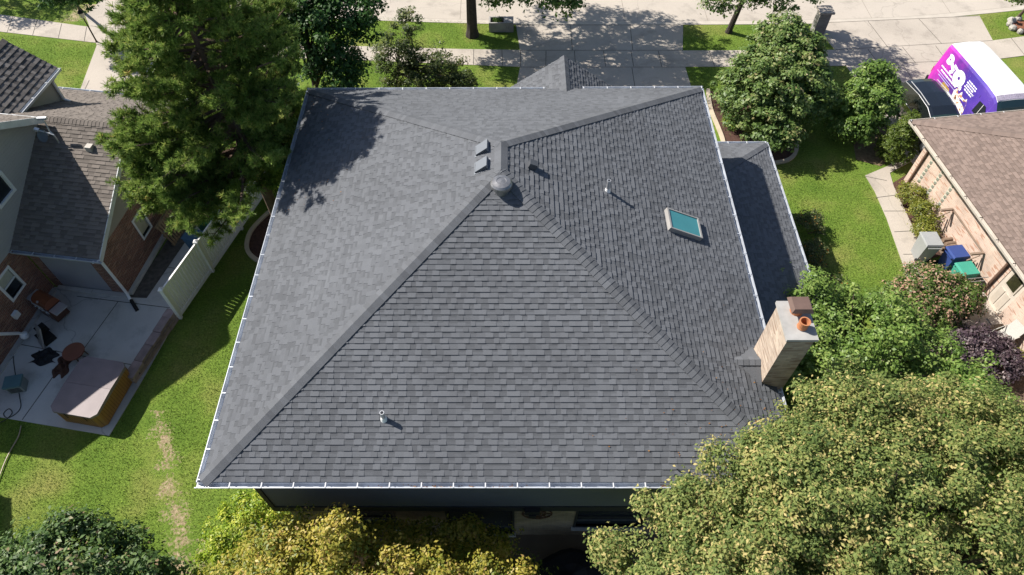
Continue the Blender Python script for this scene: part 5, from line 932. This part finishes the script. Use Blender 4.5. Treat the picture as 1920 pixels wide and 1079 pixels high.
vst = [(0,2.36,.78),(-.06,2.46,.83),(-.6,2.5,.86),(-2,2.52,.87),(-3.3,2.52,.87),(-3.95,2.46,.86),(-4.2,2.32,.84),(-4.95,1.42,.82),(-5.3,1.3,.8),(-5.62,1.05,.74),(-5.72,.8,.7)]
rings = [vring(y,zt,wt,zm=min(1.15,zt-.22)) for y,zt,wt in vst]
def vg(i, j):
    if 4 <= j <= 7: return "roof" if i < 6 else "windshield" if i == 6 else "hood"
    return "body"
parts = loft(rings, vg, VN); WRAP = wrap_material(); WHP = mat("white_van_paint", (.82,.82,.82), .35, .02, coat=.3)
for ring, fl_ in ((rings[0],1),(rings[-1],0)): parts["body"].poly(ring if fl_ else ring[::-1])
bd = parts["body"].build("body", WRAP, T_); parts["roof"].build("roof", WHP, T_, smooth=False); parts["hood"].build("hood", WRAP, T_)
parts["windshield"].build("windshield", glass("windshield_glass", (.02,.05,.06), .06), T_)
vi = MB(VN); vi.poly([(-.83,-3.97,2.468),(-.83,-4.18,2.345),(0,-4.18,2.372),(.83,-4.18,2.345),(.83,-3.97,2.468),(0,-3.97,2.5)]); vi.build("visor_band", mat("speckled_band", (.4,.36,.45), .5, .5, 25), T_)
def side(y, z, off=.006):
    wt = .87-.09*max(0,(y+.6)/.6) if y > -.6 else .87
    if z <= 1.15: x = 1.0
    else: x = 1.0+(wt+.02-1.0)*(z-1.15)/(2.36-1.15)
    return (-x-off, y, z)
def decal(name, polys, m_, off=.006):
    mb = MB(VN)
    for p in polys: mb.poly([side(y,z,off) for y,z in p])
    return mb.build(name, m_, T_)
def ringpoly(cy, cz, ry, rz_, iy, iz, n=22, rot=0):
    o_ = []
    for k in range(n):
        a, b = 2*math.pi*k/n, 2*math.pi*(k+1)/n; o_.append([(cy+ry*math.cos(a),cz+rz_*math.sin(a)),(cy+ry*math.cos(b),cz+rz_*math.sin(b)),(cy+iy*math.cos(b),cz+iz*math.sin(b)),(cy+iy*math.cos(a),cz+iz*math.sin(a))])
    return o_
def stroke(a, b, wd): d = Vector((b[0]-a[0],b[1]-a[1])).normalized(); n = Vector((-d.y,d.x))*wd/2; return [(a[0]-n.x,a[1]-n.y),(b[0]-n.x,b[1]-n.y),(b[0]+n.x,b[1]+n.y),(a[0]+n.x,a[1]+n.y)]
LET = mat("lettering_white", (.8,.84,.88), .5, .08, 3); LETW = mat("text_white", (.82,.82,.84), .5, 0)
decal("lettering", ringpoly(-.62,1.98,.27,.24,.05,.06)+ringpoly(-1.72,1.72,.42,.36,.085,.08)+[stroke((-.8,1.95),(-1.2,1.72),.17),stroke((-1.05,1.97),(-1.42,1.9),.13),stroke((-1.2,1.72),(-1.0,1.55),.14),stroke((-1.95,1.5),(-2.2,1.42),.12),stroke((-2.05,1.4),(-2.15,1.56),.1)], LET)
rt = random.Random(12)
def textline(y0, y1, z, h):
    o_ = []; y = y0
    while y > y1:
        w_ = rt.uniform(.05,.16); o_.append([(y,z),(max(y1,y-w_),z),(max(y1,y-w_),z+h),(y,z+h)]); y -= w_+.03
    return o_
tl = textline(-.35,-1.75,1.46,.07)+textline(-.5,-1.9,1.3,.075)
for k, (a, b) in enumerate(((-2.3,-2.95),(-2.25,-3.0),(-2.3,-2.9),(-2.25,-3.02),(-2.35,-2.95))): tl += textline(a,b,2.0-.105*k,.06)
for q in range(0,len(tl)): decal("text_block", [tl[q]], LETW)
decal("stripe", [stroke((-.3,1.2),(-2.6,1.2),.022),stroke((-.5,1.1),(-1.5,1.1),.03)], mat("stripe_lilac", (.5,.55,.8), .4, 0))
decal("gold_panel", [[(-1.0,.72),(-1.02,1.02),(-1.12,1.06),(-1.6,1.04),(-1.66,.98),(-1.64,.7),(-1.5,.66),(-1.1,.66)]], mat("gold_print", (.42,.27,.06), .5, .5, 9))
pic = bpy.data.materials.new("group_photo_print"); pic.use_nodes = True; N = pic.node_tree.nodes; L = pic.node_tree.links; tcn = N.new('ShaderNodeTexCoord'); nz = N.new('ShaderNodeTexNoise'); nz.inputs['Scale'].default_value = 5; nz.inputs['Detail'].default_value = 3; L.new(tcn.outputs['Object'], nz.inputs['Vector']); crn = N.new('ShaderNodeValToRGB'); L.new(nz.outputs[0], crn.inputs[0]); crn.color_ramp.interpolation = 'CONSTANT'; e = crn.color_ramp.elements; e[0].position, e[0].color = 0, (.05,.03,.03,1); e[1].position, e[1].color = .6, (.55,.25,.1,1); x = e.new(.38); x.color = (.45,.18,.08,1); x = e.new(.44); x.color = (.8,.78,.72,1); L.new(crn.outputs[0], N["Principled BSDF"].inputs['Base Color'])
decal("picture_print", [[(-1.95,.95),(-1.9,1.2),(-2.02,1.42),(-2.12,1.3),(-2.25,1.24),(-2.38,1.46),(-2.5,1.3),(-2.75,1.3),(-2.85,1.42),(-3.0,1.2),(-3.1,.8),(-2.9,.5),(-2.4,.55),(-2.05,.7)]], pic)
decal("side_window", [[(-3.45,1.25),(-3.5,1.82),(-3.95,1.86),(-4.25,1.5),(-4.3,1.22)]], GLASSD, .008); decal("window_trim", [stroke((-3.78,1.24),(-3.8,1.84),.02)], WHITE, .011)
decal("small_panel", [[(-3.4,.62),(-3.42,.95),(-3.72,.95),(-3.7,.62)]], mat("black_white_print", (.35,.33,.33), .5, .8, 18))
decal("door_seam", [stroke((-3.35,.42),(-3.35,2.0),.018),stroke((-1.95,.42),(-1.95,2.1),.014),stroke((-4.4,.45),(-4.35,1.3),.018)], DKTRIM, .004); decal("handle", [stroke((-3.5,1.12),(-3.68,1.12),.05)], DKTRIM, .012); decal("sill_trim", [stroke((-.3,.47),(-4.3,.47),.12)], DKTRIM, .009)
m_ = MB(VN); m_.box(-1.02,1.02,.0,.12,.36,.58); m_.build("bumper", BLACK, T_, bevel=.03); m_ = MB(VN); m_.box(-.99,-.9,-.01,.05,.85,1.15); m_.build("tail_light", mat("tail_light_red", (.35,.02,.05), .3, 0), T_)
for s_ in (-1,1):
    for y in (-1.3,-4.7): wheel(T_, VN, s_*.9, y, .36)
    m_ = MB(VN); m_.box(s_*1.02,s_*1.3,-4.35,-4.2,1.3,1.65); m_.build("mirror", BLACK, T_, bevel=.04)
# car
SV = FRM(19.3,27.55,6.5); T_ = thing("car", "glossy black estate car beside the purple van", "car", tuple(SV @ Vector((0,0,0))))
def cring(y, zt, wt, zs=.95, ws=.92):
    h = [(-.86,y,.28),(-ws,y,.5),(-ws,y,zs),(-wt,y,zt-.05),(-wt+.12,y,zt)]; return h+[(0,y,zt+.03)]+[(-a,b,c) for a,b,c in h[::-1]]
cst = [(0,.98,.8,.8),(-.1,1.12,.76,.93),(-.42,1.52,.68,.98),(-.75,1.62,.67,1.0),(-1.6,1.66,.68,1.0),(-2.5,1.62,.67,.99),(-2.95,1.48,.68,.98),(-3.55,1.06,.74,.97),(-4.2,1.0,.78,.92),(-4.6,.86,.76,.78),(-4.72,.62,.7,.55)]
cr_ = [cring(y,zt,wt,zs) for y,zt,wt,zs in cst]
def cg(i, j):
    if j in (2,7): return "side_glass%d" % j if 2 <= i <= 5 else "body"
    if 3 <= j <= 6: return "rear_window" if i == 1 else "windshield" if i in (5,6) and i == 6 else "roof" if 2 <= i <= 5 else "body"
    return "body"
parts = loft(cr_, cg, SV); CAR = mat("black_car_paint", (.008,.009,.013), .15, 0, coat=1., spec=.6)
for ring, fl_ in ((cr_[0],1),(cr_[-1],0)): parts["body"].poly(ring if fl_ else ring[::-1])
parts["body"].build("body", CAR, T_); parts["roof"].build("roof", mat("panorama_roof", (.012,.016,.024), .12, 0, spec=.7), T_); parts["side_glass2"].build("side_window", glass("car_glass", (.01,.013,.013), .12), T_); parts["side_glass7"].build("side_window", bpy.data.materials["car_glass"], T_); parts["windshield"].build("windshield", glass("car_windshield", (.03,.06,.06), .05), T_)
if "rear_window" in parts: parts["rear_window"].build("rear_window", bpy.data.materials["car_glass"], T_)
for s_ in (-1,1):
    m_ = MB(SV); m_.tube([(s_*.64,-.7,1.66),(s_*.64,-1.6,1.71),(s_*.63,-2.45,1.67)],.02,6); m_.build("roof_rail", METAL, T_)
    m_ = MB(SV)
    m_.tube([(s_*.94,-.45,1.0),(s_*.94,-2.9,1.0)],.012,5); m_.tube([(s_*.69,-.45,1.47),(s_*.69,-1.6,1.61),(s_*.69,-2.5,1.58),(s_*.72,-3.0,1.42),(s_*.78,-3.5,1.06)],.014,5); m_.build("chrome_trim", METAL, T_)
    for y in (-.85,-3.75): wheel(T_, SV, s_*.83, y, .35)
    m_ = MB(SV); m_.box(s_*.93,s_*1.1,-3.15,-3.0,1.0,1.16); m_.build("mirror", CAR, T_, bevel=.03)
    m_ = MB(SV); m_.box(s_*.9-.06,s_*.9+.06,-.06,.03,.78,.95); m_.build("tail_light", bpy.data.materials["tail_light_red"], T_)
